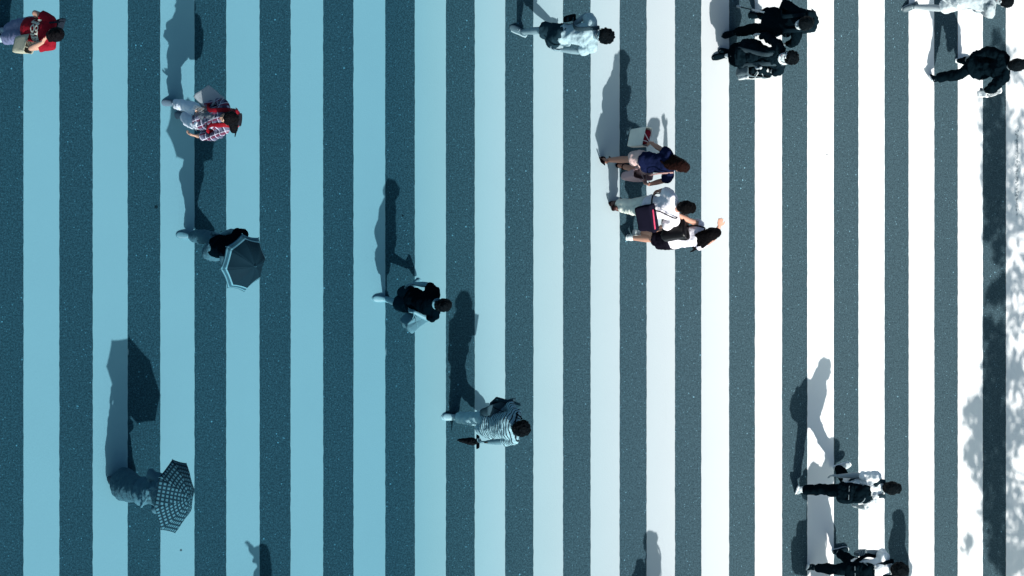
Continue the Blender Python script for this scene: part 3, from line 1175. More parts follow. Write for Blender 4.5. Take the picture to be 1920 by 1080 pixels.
def umbrella(label, apex, axis, R, rise, col, hand, n=8, pat=None, scallop=.07, handle_col=(.05, .04, .04), metal=(.35, .4, .43), rot=0.0, border=None):
    apex, ax = np.asarray(apex, float), nrm(axis)
    o = top_obj("umbrella", apex, label, "umbrella")
    e1 = nrm(np.cross(ax, (0.1, 1, 0.05)))
    e2 = np.cross(ax, e1)
    m = MB()
    seg, rows = 8, 14
    V, UV, Fc = [], [], []
    for g in range(n):
        base = len(V)
        a0 = 2 * math.pi * g / n + rot
        for i in range(rows + 1):
            rho = i / rows
            for j in range(seg + 1):
                q = j / seg
                a = a0 + 2 * math.pi / n * q
                bow = 4 * q * (1 - q)
                # chord between ribs, pulled in at the rim
                ch = math.cos(math.pi / n) / math.cos((q - .5) * 2 * math.pi / n)
                rr = rho * R * (1 - (1 - ch) * .8) * (1 - scallop * bow * rho ** 3)
                z = -rise * (rho ** 1.9) - .018 * bow * rho * (1 - rho) * 2
                V.append(apex + ax * z + e1 * rr * math.cos(a) + e2 * rr * math.sin(a))
                UV.append(((q - .5) * 2 * rho * R * math.tan(math.pi / n) + g * 3.0, rho * R))
        for i in range(rows):
            for j in range(seg):
                p = base + i * (seg + 1) + j
                Fc.append((p, p + seg + 1, p + seg + 2, p + 1))
    m.add(V, Fc)
    m.uv = UV
    mt, nn, ll, bb = newmat("umbrella_cloth")
    g_ = NG(mt)
    uv = g_.coord('UV')
    u = g_.sep(uv)
    if pat == 'dots':
        fu = g_.math('ABSOLUTE', g_.math('SUBTRACT', g_.math('FRACT', g_.math('DIVIDE', u[0], .052)), .5))
        fv = g_.math('ABSOLUTE', g_.math('SUBTRACT', g_.math('FRACT', g_.math('DIVIDE', u[1], .052)), .5))
        mx = g_.math('MAXIMUM', fu, fv)
        dot = g_.math('LESS_THAN', mx, .27)
        cell = g_.math('MAXIMUM', g_.math('GREATER_THAN', fu, .42), g_.math('GREATER_THAN', fv, .42))
        base = g_.mix(cell, col[0], col[2])
        base = g_.mix(dot, base, col[1])
    else:
        v = g_.math('DIVIDE', u[1], R)
        base = g_.mix(g_.noise(g_.coord('Object'), 6), tuple(np.array(col[0]) * .85), tuple(np.array(col[0]) * 1.1))
        base = g_.mix(g_.math('GREATER_THAN', v, .845), base, col[2])
        for a, b_ in ((.835, .875), (.945, .982)):
            base = g_.mix(g_.math('MULTIPLY', g_.math('GREATER_THAN', v, a), g_.math('LESS_THAN', v, b_)), base, col[1])
    ll.new(base, bb.inputs['Base Color'])
    bb.inputs['Roughness'].default_value = .75
    bb.inputs['Specular IOR Level'].default_value = .04
    bl = lambda m, nm, mat, par=None, **kw: m.build(nm, mat, par or o, origin=apex, **kw)
    can = bl(m, "canopy", mt, solid=.002)
    mm = cloth("umbrella_metal", metal, rough=.3, bump=.0003, metal=.6)
    for g in range(n):
        a = 2 * math.pi * g / n + rot
        m = MB()
        m.limb([apex - ax * (rise * (t ** 1.9) + .007) + (e1 * math.cos(a) + e2 * math.sin(a)) * R * t for t in np.linspace(.03, .985, 8)], .003, 6)
        rb = bl(m, "rib", mm)
        m = MB()
        m.limb([apex - ax * .30, apex - ax * (rise * .55 ** 1.9 + .01) + (e1 * math.cos(a) + e2 * math.sin(a)) * R * .55], .0025, 6)
        bl(m, "stretcher", mm, rb)
        m = MB()
        tip = apex - ax * rise + (e1 * math.cos(a) + e2 * math.sin(a)) * R
        m.ell(tip, e1 * .007, e2 * .007, ax * .007, 8, 6)
        bl(m, "tip", mm, rb)
    hand = np.asarray(hand, float)
    m = MB()
    m.limb([apex + ax * .01, hand], .006, 8)
    bl(m, "shaft", mm)
    m = MB()
    m.limb([apex - ax * .002, apex + ax * .035], [.012, .006], 8)
    bl(m, "ferrule", mm)
    hd = nrm(hand - apex)
    m = MB()
    m.limb([hand - hd * .06, hand + hd * .07], [.014, .016], 10)
    bl(m, "handle", cloth("umbrella_handle", handle_col, rough=.4))
    return o



# ------------------------------------------------------------------ the pedestrians
BLK = .012
# woman in the red tee, top left corner
sk = S(205, 160, 140)
p1 = Person("woman in a red lettered tee and lavender trousers shading her face with one hand",
            {'hd': (104, 65, 1.53), 'nk': (97, 60), 'sr': (98, 41), 'sl': (97, 84), 'er': (64, 24), 'wr': (76, 38), 'el': (58, 90, 1.18), 'wl': (80, 79, 1.36), 'ml': (87, 70, 1.44),
             'pv': (56, 56), 'kr': (38, 47), 'kl': (32, 66), 'ar': (12, 56, .12), 'tr': (6, 54), 'al': (6, 72, .08), 'tl': (-10, 71, .03)},
            (-1, .15), H=1.6, look=(-1, .4), pitch=35, skin_col=sk, fat=.98,
            top=dict(col=S(145, 6, 34), sleeve=.6, hem=-.10, name="tee", infl=1.05, folds=.5),
            bot=dict(kind='pants', col=S(120, 128, 165), width=1.5, length=.93), shoe=S(170, 190, 205), hair=('bun', S(26, 24, 30)), curl=.5, spread={'l': .05})
# lettering across the chest
def chest_text(p, words, t0, size, line, mat, shift=0.0):
    for i, (wd, size) in enumerate(words):
        cu = bpy.data.curves.new("lettering", 'FONT')
        cu.body = wd
        cu.align_x = 'CENTER'
        cu.size = size
        cu.offset = .005
        cu.resolution_u = 3
        tmp = bpy.data.objects.new("lettering_source", cu)
        C.objects.link(tmp)
        me = bpy.data.meshes.new_from_object(tmp.evaluated_get(bpy.context.evaluated_depsgraph_get()))
        bpy.data.objects.remove(tmp)
        bpy.data.curves.remove(cu)
        c = p.J['pv'] + (p.J['nk'] - p.J['pv']) * (t0 - i * line) + p.fw * .30 + p.r * shift - p.o
        rd = -p.r          # the reader faces her: left to right runs from her right side to her left
        R = Matrix(((rd[0], p.u[0], p.fw[0], c[0]), (rd[1], p.u[1], p.fw[1], c[1]), (rd[2], p.u[2], p.fw[2], c[2]), (0, 0, 0, 1)))
        me.transform(Matrix.Translation((0, 0, 0)))
        ob = bpy.data.objects.new("lettering", me)
        C.objects.link(ob)
        me.materials.clear()
        me.materials.append(mat)
        ob.parent = p.shirt_ob
        ob.matrix_local = R
        sb = ob.modifiers.new("fine", 'SUBSURF')
        sb.subdivision_type = 'SIMPLE'
        sb.levels = sb.render_levels = 2
        sw = ob.modifiers.new("press", 'SHRINKWRAP')
        sw.target = p.shirt_ob
        sw.wrap_method = 'PROJECT'
        sw.use_project_z = True
        sw.use_negative_direction = True
        sw.use_positive_direction = False
        sw.wrap_mode = 'ABOVE_SURFACE'
        sw.offset = .007


chest_text(p1, [("NOTRE", .092), ("JOIE", .13)], .60, .0, .22, cloth("print_ink", S(205, 205, 195), bump=.0003), shift=.0)
c = P3(45, 83, .98)
bag("paper_bag", "cream paper carrier bag hanging from the red-shirted woman's elbow", "bag", c, np.array((.03, .10, 0)), np.array((.05, -.01, .0)), np.array((.05, .0, .105)),
    S(190, 190, 170), hand=p1.J['el'] + (0, 0, -.03), taper=1.1)
bag("shoulder_bag", "small dark bag with a pale tag behind the red-shirted woman's shoulder", "bag", p1.J['nk'] + (.15, .10, -.20), np.array((.02, .075, 0)), np.array((.035, 0, 0)), np.array((0, 0, .10)),
    S(40, 50, 62), open_=False, handles=False, strap=[p1.J['nk'] + (.17, .14, -.05), p1.J['sr'] + (0, -.03, .07), p1.J['sr'] + (-.08, -.04, -.05)])

# woman with plaid shirt and red rucksack
a1, a2 = (.35, .2, .9), (-.1, .97, -.2)
p2 = Person("woman in an open plaid shirt, pale trousers and a backward visor, holding papers",
            {'hd': (428, 222, 1.53), 'nk': (417, 221), 'sr': (423, 199), 'sl': (423, 244), 'er': (403, 192), 'wr': (383, 203, 1.02), 'mr': (374, 205), 'el': (398, 256), 'wl': (370, 255), 'ml': (356, 252),
             'pv': (384, 222), 'kr': (352, 199), 'kl': (358, 229), 'ar': (326, 194, .09), 'tr': (310, 193, .03), 'al': (343, 218, .10), 'tl': (333, 218, .03)},
            (-1, 0), H=1.6, look=(-1, -.1), pitch=-5, skin_col=S(205, 165, 145),
            top=dict(col=S(108, 111, 138), sleeve=1.75, hem=-.14, name="shirt", infl=1.05, pat=('plaid', a1, a2, .085, S(28, 32, 66), S(120, 40, 70), S(200, 205, 225))),
            bot=dict(kind='pants', col=S(205, 215, 230), width=1.15, length=.96), shoe=S(95, 120, 140), hair=('long', S(24, 24, 30), P3(438, 240, 1.34)))
m = MB()
R_ = [p2.ring(-.10, .10, .135), p2.ring(.3, .085, .128), p2.ring(.7, .07, .128), p2.ring(.9, .05, .11)]
m.loft([(c_ + p2.fw * .012, a_, b_) for c_, a_, b_ in R_], 16)
p2.B(m, "undershirt", cloth("undershirt_cloth", S(120, 128, 140)), voxel=.009, smooth=2, disp=[(.06, .02)])
backpack(p2, "bright red rucksack with wide red straps worn over the plaid shirt", S(150, 6, 32), w=.16, h=.20, d=.10)
m = MB()
c = p2.J['hd'] + p2.hu * .06 - p2.hf * .05
m.loft([(c + p2.hu * .0 - p2.hf * .05, p2.hs * .07, p2.hu * .012), (c - p2.hf * .09, p2.hs * .09, p2.hu * .010), (c - p2.hf * .12 - p2.hu * .03, p2.hs * .08, p2.hu * .008), (c - p2.hf * .14 - p2.hu * .06, p2.hs * .04, p2.hu * .006)], 16)
p2.B(m, "cap", cloth("cap_cloth", S(40, 42, 50)), voxel=.007, smooth=1)
c = P3(390, 183, 1.0)
bag("tote_bag", "pale grey canvas tote on the plaid-shirted woman's forearm", "bag", c, nrm((.8, .55, .1)) * .12, np.array((-.01, .01, .035)), nrm((.6, -.75, .45)) * .125, S(170, 182, 190), hand=p2.J['er'] + (-.05, .0, -.03), handle_col=S(60, 45, 40), open_=False)
m = MB()
c = p2.J['mr'] + (0, -.02, .02)
for i in range(4):
    q = nrm((.5, -.25, .5)) * .13
    sd = nrm(np.cross(q, (.3, .9, .3))) * .085
    off = np.array((.004, .003, .006)) * i + np.array((0, .012 * i, 0))
    nn = nrm(np.cross(q, sd)) * .0012
    m.box(c + off + q * .35, q, nn, sd, power=8, seg=16)
o = m.build("papers", cloth("paper", S(205, 214, 220), bump=.0004), origin=(0, 0, 0))
o['label'] = "folded white papers in the plaid-shirted woman's right hand"
o['category'] = "papers"

# man under the dark umbrella with the pale border
T3 = 400
p3 = Person("person in a black tee and loose trousers walking beneath the dark umbrella",
            {'hd': (458, 466, 1.55), 'nk': (447, 462), 'sr': (456, 440), 'sl': (452, 486), 'er': (434, 434), 'wr': (413, 442), 'el': (420, 494, 1.12), 'wl': (413, 468, 1.08), 'ml': (418, 462),
             'pv': (412, 461), 'kr': (388, 444), 'ar': (358, 443, .09), 'tr': (339, 441, .03), 'kl': (392, 474, .50), 'al': (410, 479, .22), 'tl': (404, 478, .12)},
            (-1, 0), H=1.68, pitch=10, skin_col=G(.42, T3),
            top=dict(col=G(.010, T3), sleeve=.55, hem=-.08, name="tee", infl=1.05),
            bot=dict(kind='pants', col=G(.30, T3), width=1.35, length=.94, belt=G(.02, T3)), shoe=G(.5, T3), sole=G(.8, T3), hair=('short', G(.012, T3)), curl=.9)
# a white label at the waist
apex = P3(477, 499, 1.86)
umbrella("dark umbrella edged with two pale lines, held over the person in the black tee", apex, nrm((.34, -.22, 1)), .37, .21,
         (G(.05, T3), G(.66, T3), G(.20, T3)), P3(413, 466, 1.12), rot=.30, metal=G(.4, T3))

# woman in long skirt under the checked umbrella
T4 = 260
p4 = Person("person in a long loose skirt and a scarf walking beneath the checked umbrella",
            {'hd': (311, 929, 1.44), 'nk': (306, 925), 'sr': (310, 902), 'sl': (312, 948), 'er': (281, 890), 'wr': (284, 916, 1.08), 'mr': (288, 926), 'el': (290, 955), 'wl': (288, 940), 'ml': (290, 930),
             'pv': (272, 921), 'kr': (245, 908), 'ar': (224, 901, .09), 'tr': (209, 899, .03), 'kl': (252, 922), 'al': (236, 914, .12), 'tl': (224, 913, .05)},
            (-1, 0), H=1.58, pitch=15, skin_col=G(.42, T4),
            top=dict(col=G(.34, T4), sleeve=1.0, hem=-.12, name="blouse", infl=1.1, flare=.02, folds=.8),
            bot=dict(kind='skirt', col=G(.27, T4), skirt_len=.84, skirt_w=.25, folds=.9), shoe=G(.2, T4), hair=('short', G(.012, T4)), curl=.8)
m = MB()
ribbon(m, spline([p4.J['sr'] + (-.02, -.02, .08), p4.J['nk'] + p4.fw * .13 - p4.u * .10, p4.J['pv'] + p4.u * .28 + p4.fw * .15, p4.J['pv'] + p4.u * .12 + p4.fw * .15 - p4.r * .12], 5), p4.r, .075, .012)
p4.B(m, "scarf", cloth("scarf_cloth", G(.40, T4)), voxel=.009, smooth=2, disp=[(.05, .02)])
c = P3(288, 942, .98)
bag("clutch", "slim white pouch tucked under the arm below the checked umbrella", "bag", c, nrm((.5, -.75, .3)) * .15, np.array((.02, .01, .0)), nrm((.1, -.2, 1)) * .04, G(.85, T4), open_=False, handles=False, folds=.006)
umbrella("checked umbrella of square pale dots tilted over the person in the long skirt", P3(354, 934, 1.53), nrm((.80, -.10, 1)), .465, .21,
         (G(.07, T4), G(.36, T4), G(.06, T4)), P3(288, 928, 1.08), pat='dots', rot=.25, metal=G(.4, T4), scallop=.03)

# woman in black tee carrying a grey bag
T5 = 780
p5 = Person("woman in a black tee and dark shorts with a top knot, clasping a bag",
            {'hd': (832, 572, 1.50), 'nk': (817, 569), 'sr': (816, 546), 'sl': (818, 592), 'er': (800, 534), 'wr': (778, 532, .86), 'mr': (766, 534), 'el': (798, 596, 1.06), 'wl': (781, 587, 1.02), 'ml': (773, 582),
             'pv': (776, 564), 'kr': (759, 549, .50), 'ar': (776, 532, .24), 'tr': (784, 529, .12), 'kl': (748, 569), 'al': (724, 562, .09), 'tl': (708, 561, .03)},
            (-1, .1), H=1.6, pitch=50, skin_col=G(.62, T5),
            top=dict(col=G(.008, T5), sleeve=.62, hem=-.10, name="tee", infl=1.08, collar=G(.6, T5)),
            bot=dict(kind='shorts', col=G(.05, T5), width=1.25, length=.5), shoe=G(.70, T5), hair=('bun', G(.012, T5)))
c = P3(776, 597, .86)
bag("canvas_bag", "slouching grey canvas bag in the arms of the woman in the black tee", "bag", c, nrm((.75, .6, .1)) * .15, nrm((.6, -.75, 0)) * .06, nrm((.12, -.2, 1)) * .13, G(.42, T5), hand=p5.J['wl'], folds=.045, open_=False)

# man in striped shirt
T6 = 920
ax6 = None
p6 = Person("man in a striped shirt and pale trousers with a folded umbrella in one hand",
            {'hd': (977, 803, 1.57), 'nk': (962, 799), 'sr': (968, 778), 'sl': (966, 824), 'er': (950, 762), 'wr': (930, 780, 1.06), 'mr': (922, 785), 'el': (941, 828), 'wl': (914, 829, .90), 'ml': (902, 829),
             'pv': (920, 795), 'kr': (887, 785), 'ar': (857, 783, .09), 'tr': (838, 782, .03), 'kl': (902, 803, .50), 'al': (922, 800, .22), 'tl': (916, 800, .11)},
            (-1, 0), H=1.7, pitch=45, skin_col=G(.42, T6),
            top=dict(col=G(.85, T6), sleeve=.8, hem=-.12, name="shirt", infl=1.12, pat=('stripes', (.24, .0, .97), 0.034, .36, G(.03, T6))),
            bot=dict(kind='pants', col=G(.82, T6), width=1.3, length=.96, belt=G(.03, T6)), shoe=G(.72, T6), hair=('curly', G(.010, T6)), curl=.9)
c = P3(931, 766, 1.0)
bag("satchel", "grey boxy satchel slung at the striped-shirt man's right side", "bag", c, nrm((.8, .22, .1)) * .17, nrm((-.2, .9, .2)) * .06, nrm((.15, .25, 1)) * .12, G(.12, T6), open_=False, handles=False, folds=.006, power=7,
    strap=[c + (.08, .02, .12), p6.J['sr'] + (-.02, .0, .085), p6.J['nk'] + p6.r * .10 + (.05, 0, .07), c + (-.10, 0.02, .10)], handle_col=G(.015, T6))
c = P3(945, 758, 1.05)
bag("document_case", "flat dark document case under the striped-shirt man's right arm", "case", c, nrm((1, -.28, .1)) * .15, nrm((.1, .6, -.5)) * .022, nrm((.1, .4, 1)) * .11, G(.07, T6), open_=False, handles=False, folds=.003, power=8)
m = MB()
c = p6.J['mr']
m.box(c + (-.01, 0, .03), nrm((.2, .5, .2)) * .035, nrm((.5, 0, -.5)) * .006, nrm((.5, -.1, .8)) * .065, power=8)
o = m.build("phone", cloth("phone_shell", (.006, .007, .008), rough=.2, bump=.0001), origin=(0, 0, 0))
o['label'] = "black phone in the striped-shirt man's raised hand"
o['category'] = "phone"
h6 = p6.J['wl'] + (p6.J['ml'] - p6.J['wl']) * .9
t6 = P3(857, 825, .16)
d6 = nrm(t6 - h6)
o6 = top_obj("folded_umbrella", h6, "furled black umbrella pointing down from the striped-shirt man's left hand", "umbrella")
L6 = np.linalg.norm(t6 - h6)
sd6 = nrm(np.cross(d6, (0, 1, 0)))
n6 = np.cross(d6, sd6)
m = MB()
m.loft([(h6 + d6 * L6 * t, sd6 * r, n6 * r) for t, r in ((.13, .02), (.2, .034), (.38, .05), (.5, .047), (.75, .032), (.95, .012), (1.0, .006))], 14)
m.build("furled_canopy", cloth("umbrella_black", (.006, .008, .01), rough=.6), o6, origin=h6, voxel=.006, smooth=1, disp=[(.03, .016)])
m = MB()
m.limb(spline([h6 + d6 * .12, h6 - d6 * .06, h6 - d6 * .10 + sd6 * .03, h6 - d6 * .07 + sd6 * .07, h6 - d6 * .04 + sd6 * .075], 4), .011, 8)
m.build("handle", cloth("umbrella_handle", (.006, .006, .007), rough=.4), o6, origin=h6)
m = MB()
for sg in (-1, 1):
    m.box(h6 + d6 * .10 + n6 * .045 * sg, n6 * .045, sd6 * .007, (d6 + n6 * sg * .3) * .035, power=4)
m.build("tie_flap", cloth("umbrella_black", (.006, .008, .01), rough=.6), o6, origin=h6)
m = MB()
m.limb([t6 - d6 * .02, t6 + d6 * .05], .005, 8)
m.build("tip", cloth("umbrella_metal", G(.5, T6), rough=.3, metal=.6, bump=.0002), o6, origin=h6)

# man in white tee and shorts, top centre
T7 = 1060
p7 = Person("man in a white tee, glasses and dark shorts striding at the top of the crossing",
            {'hd': (1131, 67, 1.57), 'nk': (1115, 66), 'sr': (1113, 43), 'sl': (1112, 90), 'er': (1098, 29), 'wr': (1073, 48, 1.02), 'mr': (1064, 53), 'el': (1085, 97), 'wl': (1053, 94), 'ml': (1038, 93),
             'pv': (1064, 64), 'kr': (1012, 57), 'ar': (980, 59, .10), 'tr': (962, 52, .03), 'kl': (1034, 78), 'al': (1052, 80, .30), 'tl': (1046, 79, .19)},
            (-1, 0), H=1.7, look=(-1, -.2), pitch=0, skin_col=G(.52, T7),
            top=dict(col=G(.86, T7), sleeve=.72, hem=-.06, name="tee", infl=1.08),
            bot=dict(kind='shorts', col=G(.06, T7), width=1.3, length=.46, belt=G(.02, T7)), shoe=G(.25, T7), sole=G(.7, T7), hair=('curly', G(.010, T7)))
p7.glasses()
o = top_obj("sling_bag", p7.J['nk'], "small black sling pouch with a wide grey strap across the white tee", "bag")
c = P3(1068, 34, 1.0)
m = MB()
m.box(c, nrm((1, .3, 0)) * .075, (0, .045, 0), (0, 0, .06), power=4)
m.build("pouch", cloth("pack_nylon", G(.012, T7), rough=.6), o, origin=p7.J['nk'], voxel=.008, smooth=2)
m = MB()
ribbon(m, spline([c + (.03, 0, .04), p7.J['pv'] + p7.u * .2 + p7.r * .12 + p7.fw * .10, p7.J['nk'] - p7.u * .17 + p7.r * .08 + p7.fw * .135, p7.J['nk'] - p7.u * .02 + p7.r * .09 + p7.fw * .09, p7.J['nk'] + p7.u * .055 + p7.r * .10, p7.J['nk'] + p7.r * .10 - p7.fw * .11 - p7.u * .05, p7.J['pv'] + p7.r * .10 - p7.fw * .14 + p7.u * .2, c + (.05, 0, 0)], 5), p7.r, .026, .006)
m.build("strap", cloth("pack_strap", G(.10, T7)), o, origin=p7.J['nk'])

# man in black with the rucksack and white cane
T8 = 1450
p8 = Person("man dressed all in black with a face mask, walking with a white cane",
            {'hd': (1508, 44, 1.58), 'nk': (1497, 42), 'sr': (1493, 20), 'sl': (1498, 66), 'er': (1474, 10), 'wr': (1464, 24, 1.06), 'mr': (1456, 29), 'el': (1488, 78, 1.2), 'wl': (1476, 82, 1.08), 'ml': (1466, 84),
             'pv': (1458, 42), 'kr': (1440, 24), 'ar': (1425, 28, .09), 'tr': (1409, 29, .03), 'kl': (1418, 53), 'al': (1379, 61, .09), 'tl': (1362, 66, .03)},
            (-1, .1), H=1.72, look=(-1, .5), pitch=20, skin_col=G(.25, T8),
            top=dict(col=G(.010, T8), sleeve='long', hem=-.32, name="coat", infl=1.12, flare=.03),
            bot=dict(kind='pants', col=G(.008, T8), width=1.1, length=.97), shoe=G(.012, T8), sole=G(.05, T8), hair=('short', G(.012, T8)), curl=.9)
m = MB()
m.ell(p8.J['hd'] + p8.hf * .055 - p8.hu * .055, p8.hs * .066, p8.hf * .062, p8.hu * .055)
p8.B(m, "face_mask", cloth("mask_cloth", G(.75, T8)))
for cc in 'lr':
    m = MB()
    W_, E_ = p8.J['w' + cc], p8.J['e' + cc]
    d = nrm(W_ - E_)
    m.limb([W_ - d * .02, W_ + d * .015], [.040, .038], 14, caps=(False, False))
    p8.B(m, "shirt_cuff", cloth("cuff_cloth", G(.75, T8)))
backpack(p8, "bulky charcoal rucksack with side flaps on the cane walker's back", G(.02, T8), w=.18, h=.23, d=.11, trim=G(.4, T8), t=.62)
h8 = p8.J['wr'] + (p8.J['mr'] - p8.J['wr']) * .9
t8 = P3(1383, 12, .03)
d8 = nrm(t8 - h8)
o8 = top_obj("white_cane", h8, "thin white cane with a pale tip reaching ahead from a black-gloved walker", "cane")
m = MB()
m.limb([h8 + d8 * .1, h8 + (t8 - h8) * .62], .014, 8)
m.build("cane_shaft", cloth("cane_white", G(.8, T8), rough=.4, bump=.0002), o8, origin=h8)
m = MB()
m.limb([h8 + (t8 - h8) * .62, t8 - d8 * .06], .009, 8)
m.build("lower_section", cloth("cane_dark", G(.06, T8), rough=.4, bump=.0002), o8, origin=h8)
m = MB()
m.limb([t8 - d8 * .06, t8], [.02, .022], 10)
m.build("tip", cloth("cane_tip", G(.6, T8), rough=.5, bump=.0002), o8, origin=h8)
m = MB()
m.limb([h8 - d8 * .10, h8 + d8 * .1], .015, 10)
m.build("grip", cloth("cane_grip", G(.01, T8), rough=.7), o8, origin=h8)
o8['label'] = "thin white cane with a dark lower end in the masked man's hand"

# companion in the long dark coat
T9 = 1420
p9 = Person("woman in a long open dark coat over a flower-patterned dress",
            {'hd': (1479, 107, 1.50), 'nk': (1468, 108), 'sr': (1463, 88), 'sl': (1463, 130), 'er': (1449, 76), 'wr': (1428, 66, .93), 'mr': (1419, 64), 'el': (1440, 134), 'wl': (1430, 128, 1.0), 'ml': (1423, 128),
             'pv': (1425, 107), 'kr': (1392, 97), 'kl': (1398, 108, .48), 'ar': (1372, 98, .09), 'tr': (1358, 96, .04), 'al': (1360, 105, .09), 'tl': (1344, 108, .03)},
            (-1, .2), H=1.6, look=(-1, -.3), pitch=-12, skin_col=G(.72, T9),
            top=dict(col=G(.016, T9), sleeve='long', hem=-.55, name="coat", infl=1.14, flare=.09, folds=1.6),
            bot=dict(kind='skirt', col=G(.008, T9), skirt_len=.62, skirt_w=.21, pat=('spots', 16, .66, G(.6, T9))), shoe=G(.012, T9), hair=('curly', G(.010, T9)), curl=.7)
m = MB()
th = np.linspace(0, 2 * math.pi, 17)
c0 = p9.J['nk'] + p9.u * .035
m.limb([c0 + p9.r * .07 * math.cos(a) + p9.fw * .075 * math.sin(a) - p9.u * .03 * math.sin(a) for a in th], .019, 8)
p9.B(m, "collar", cloth("collar_cloth", G(.75, T9)))
m = MB()
m.loft([(c_ + p9.fw * .028 - p9.r * .02, a_, b_) for c_, a_, b_ in [p9.ring(-.35, .055, .18), p9.ring(-.05, .05, .13), p9.ring(.3, .04, .118), p9.ring(.65, .03, .118)]], 14)
p9.B(m, "dress_front", cloth("dress_cloth", G(.008, T9), pat=('spots', 18, .60, G(.7, T9))), voxel=.009, smooth=2)
m = MB()
for sg in (-1, 1):
    pts = spline([p9.J['nk'] + p9.r * sg * .075 + p9.u * .02, p9.J['nk'] - p9.u * .15 + p9.r * sg * .065 + p9.fw * .14, p9.J['pv'] + p9.u * .12 + p9.r * sg * .075 + p9.fw * .155, p9.J['pv'] - p9.u * .22 + p9.r * sg * .12 + p9.fw * .20], 4)
    ribbon(m, pts, p9.r, .03, .012)
p9.B(m, "lapel", cloth("lapel_cloth", G(.085, T9)))
c = P3(1412, 134, .68)
bag("shopping_bag", "grey and white carrier bag hanging from the coated woman's left hand", "bag", c, nrm((1, -.1, .1)) * .16, nrm((.1, 1, 0)) * .075, nrm((.1, 0, 1)) * .15, G(.20, T9), hand=p9.J['wl'] + (p9.J['ml'] - p9.J['wl']) * .8, folds=.025, inner=G(.02, T9))
c = P3(1414, 143, .66)
bag("white_bag", "crumpled white bag pressed outside the grey carrier of the coated woman", "bag", c, nrm((1, .08, .1)) * .16, nrm((.1, 1, 0)) * .03, nrm((.1, 0, 1)) * .13, G(.75, T9), hand=p9.J['wl'] + (p9.J['ml'] - p9.J['wl']) * .8 + (.01, -.02, 0), folds=.03)

# person in white cut by the top edge
T10 = 1800
p10 = Person("person in a white tee and white shorts cut off by the top edge",
             {'hd': (1882, 2, 1.55), 'nk': (1866, 0), 'sr': (1862, -24), 'sl': (1859, 20), 'er': (1840, -38), 'wr': (1815, -30), 'el': (1855, 29, 1.15), 'wl': (1842, 25, 1.02), 'ml': (1831, 23),
              'pv': (1804, 0), 'kl': (1763, 16), 'al': (1716, 12, .10), 'tl': (1697, 19, .03), 'kr': (1774, -12), 'ar': (1756, -14, .3), 'tr': (1745, -14, .2)},
             (-1, .25), H=1.68, look=(-1, -.2), pitch=-5, skin_col=G(.52, T10),
             top=dict(col=G(.52, T10), sleeve=.6, hem=-.08, name="tee", infl=1.06, pat=('spots', 7, .60, G(.35, T10))),  # spot pattern greyed to put the torso's shading into the tee's colour
             bot=dict(kind='shorts', col=G(.62, T10), width=1.2, length=.42), shoe=G(.18, T10), sole=G(.5, T10), hair=('short', G(.010, T10)), curl=.4)

# man in black jacket, far right
T11 = 1850
p11 = Person("balding man in a loose black jacket walking off the far end of the crossing",
             {'hd': (1905, 122, 1.60), 'nk': (1888, 125), 'sl': (1880, 104), 'sr': (1884, 150), 'el': (1850, 97), 'wl': (1825, 104), 'ml': (1814, 107), 'er': (1864, 162), 'wr': (1850, 170, .98), 'mr': (1843, 171),
              'pv': (1840, 124), 'kr': (1800, 139), 'ar': (1759, 146, .17), 'tr': (1747, 144, .04), 'kl': (1835, 117), 'al': (1803, 114, .085), 'tl': (1822, 114, .03)},
             (1, 0), H=1.74, look=(1, -.1), pitch=10, skin_col=G(.30, T11),
             top=dict(col=G(.010, T11), sleeve='long', hem=-.14, name="jacket", infl=1.22, flare=.03, folds=1.7),
             bot=dict(kind='pants', col=G(.009, T11), width=1.1, length=.96), shoe=G(.012, T11), sole=G(.75, T11), hair=('short', G(.016, T11)), curl=.7)
c = P3(1854, 172, .84)
bag("plastic_bag", "crumpled white plastic bag swinging from the black-jacketed man's hand", "bag", c, nrm((1, .3, .2)) * .11, nrm((-.2, 1, 0)) * .05, nrm((.1, 0, 1)) * .11, G(.85, T11), hand=p11.J['wr'] + (p11.J['mr'] - p11.J['wr']) * .9, folds=.04)

# group of three: woman in navy
p12 = Person("woman in a navy tee and pale pink shorts with long auburn hair and strappy sandals",
             {'hd': (1275, 311, 1.50), 'nk': (1262, 307), 'sl': (1256, 287), 'sr': (1256, 330), 'el': (1238, 279), 'wl': (1222, 270, .98), 'ml': (1217, 267), 'er': (1240, 340), 'wr': (1220, 345, .98), 'mr': (1211, 344),
              'pv': (1211, 305), 'kl': (1178, 299), 'al': (1143, 300, .14), 'tl': (1129, 298, .03), 'kr': (1196, 319), 'ar': (1168, 312, .09), 'tr': (1180, 314, .03)},
             (1, .08), H=1.58, look=(1, .45), pitch=25, skin_col=S(212, 150, 128),
             top=dict(col=S(26, 34, 66), sleeve=.55, hem=-.06, name="tee", infl=1.06),
             bot=dict(kind='shorts', col=S(222, 190, 186), width=1.3, length=.30), shoe=S(30, 22, 26), feet='sandal', hair=('long', S(52, 26, 22), P3(1248, 299, 1.28)), curl=.7)
c = P3(1199, 258, .66)
bag("paper_carrier", "cream paper carrier with red wrapping in the navy-tee woman's hand", "bag", c, nrm((.25, 1, 0)) * .125, nrm((1, -.2, 0)) * .05, nrm((.35, .05, 1)) * .14, S(222, 222, 212), hand=p12.J['ml'], inner=S(150, 10, 40), folds=.004, power=9, taper=1.02, handle_col=S(235, 215, 215))
c = P3(1193, 330, .62)
bag("pink_tote", "soft pale pink tote hanging low from the navy-tee woman's right hand", "bag", c, nrm((1, -.15, 0)) * .13, nrm((.1, 1, 0)) * .055, nrm((.15, .1, 1)) * .15, S(205, 170, 175), hand=p12.J['mr'], folds=.02, handle_col=S(190, 160, 160))
m = MB()
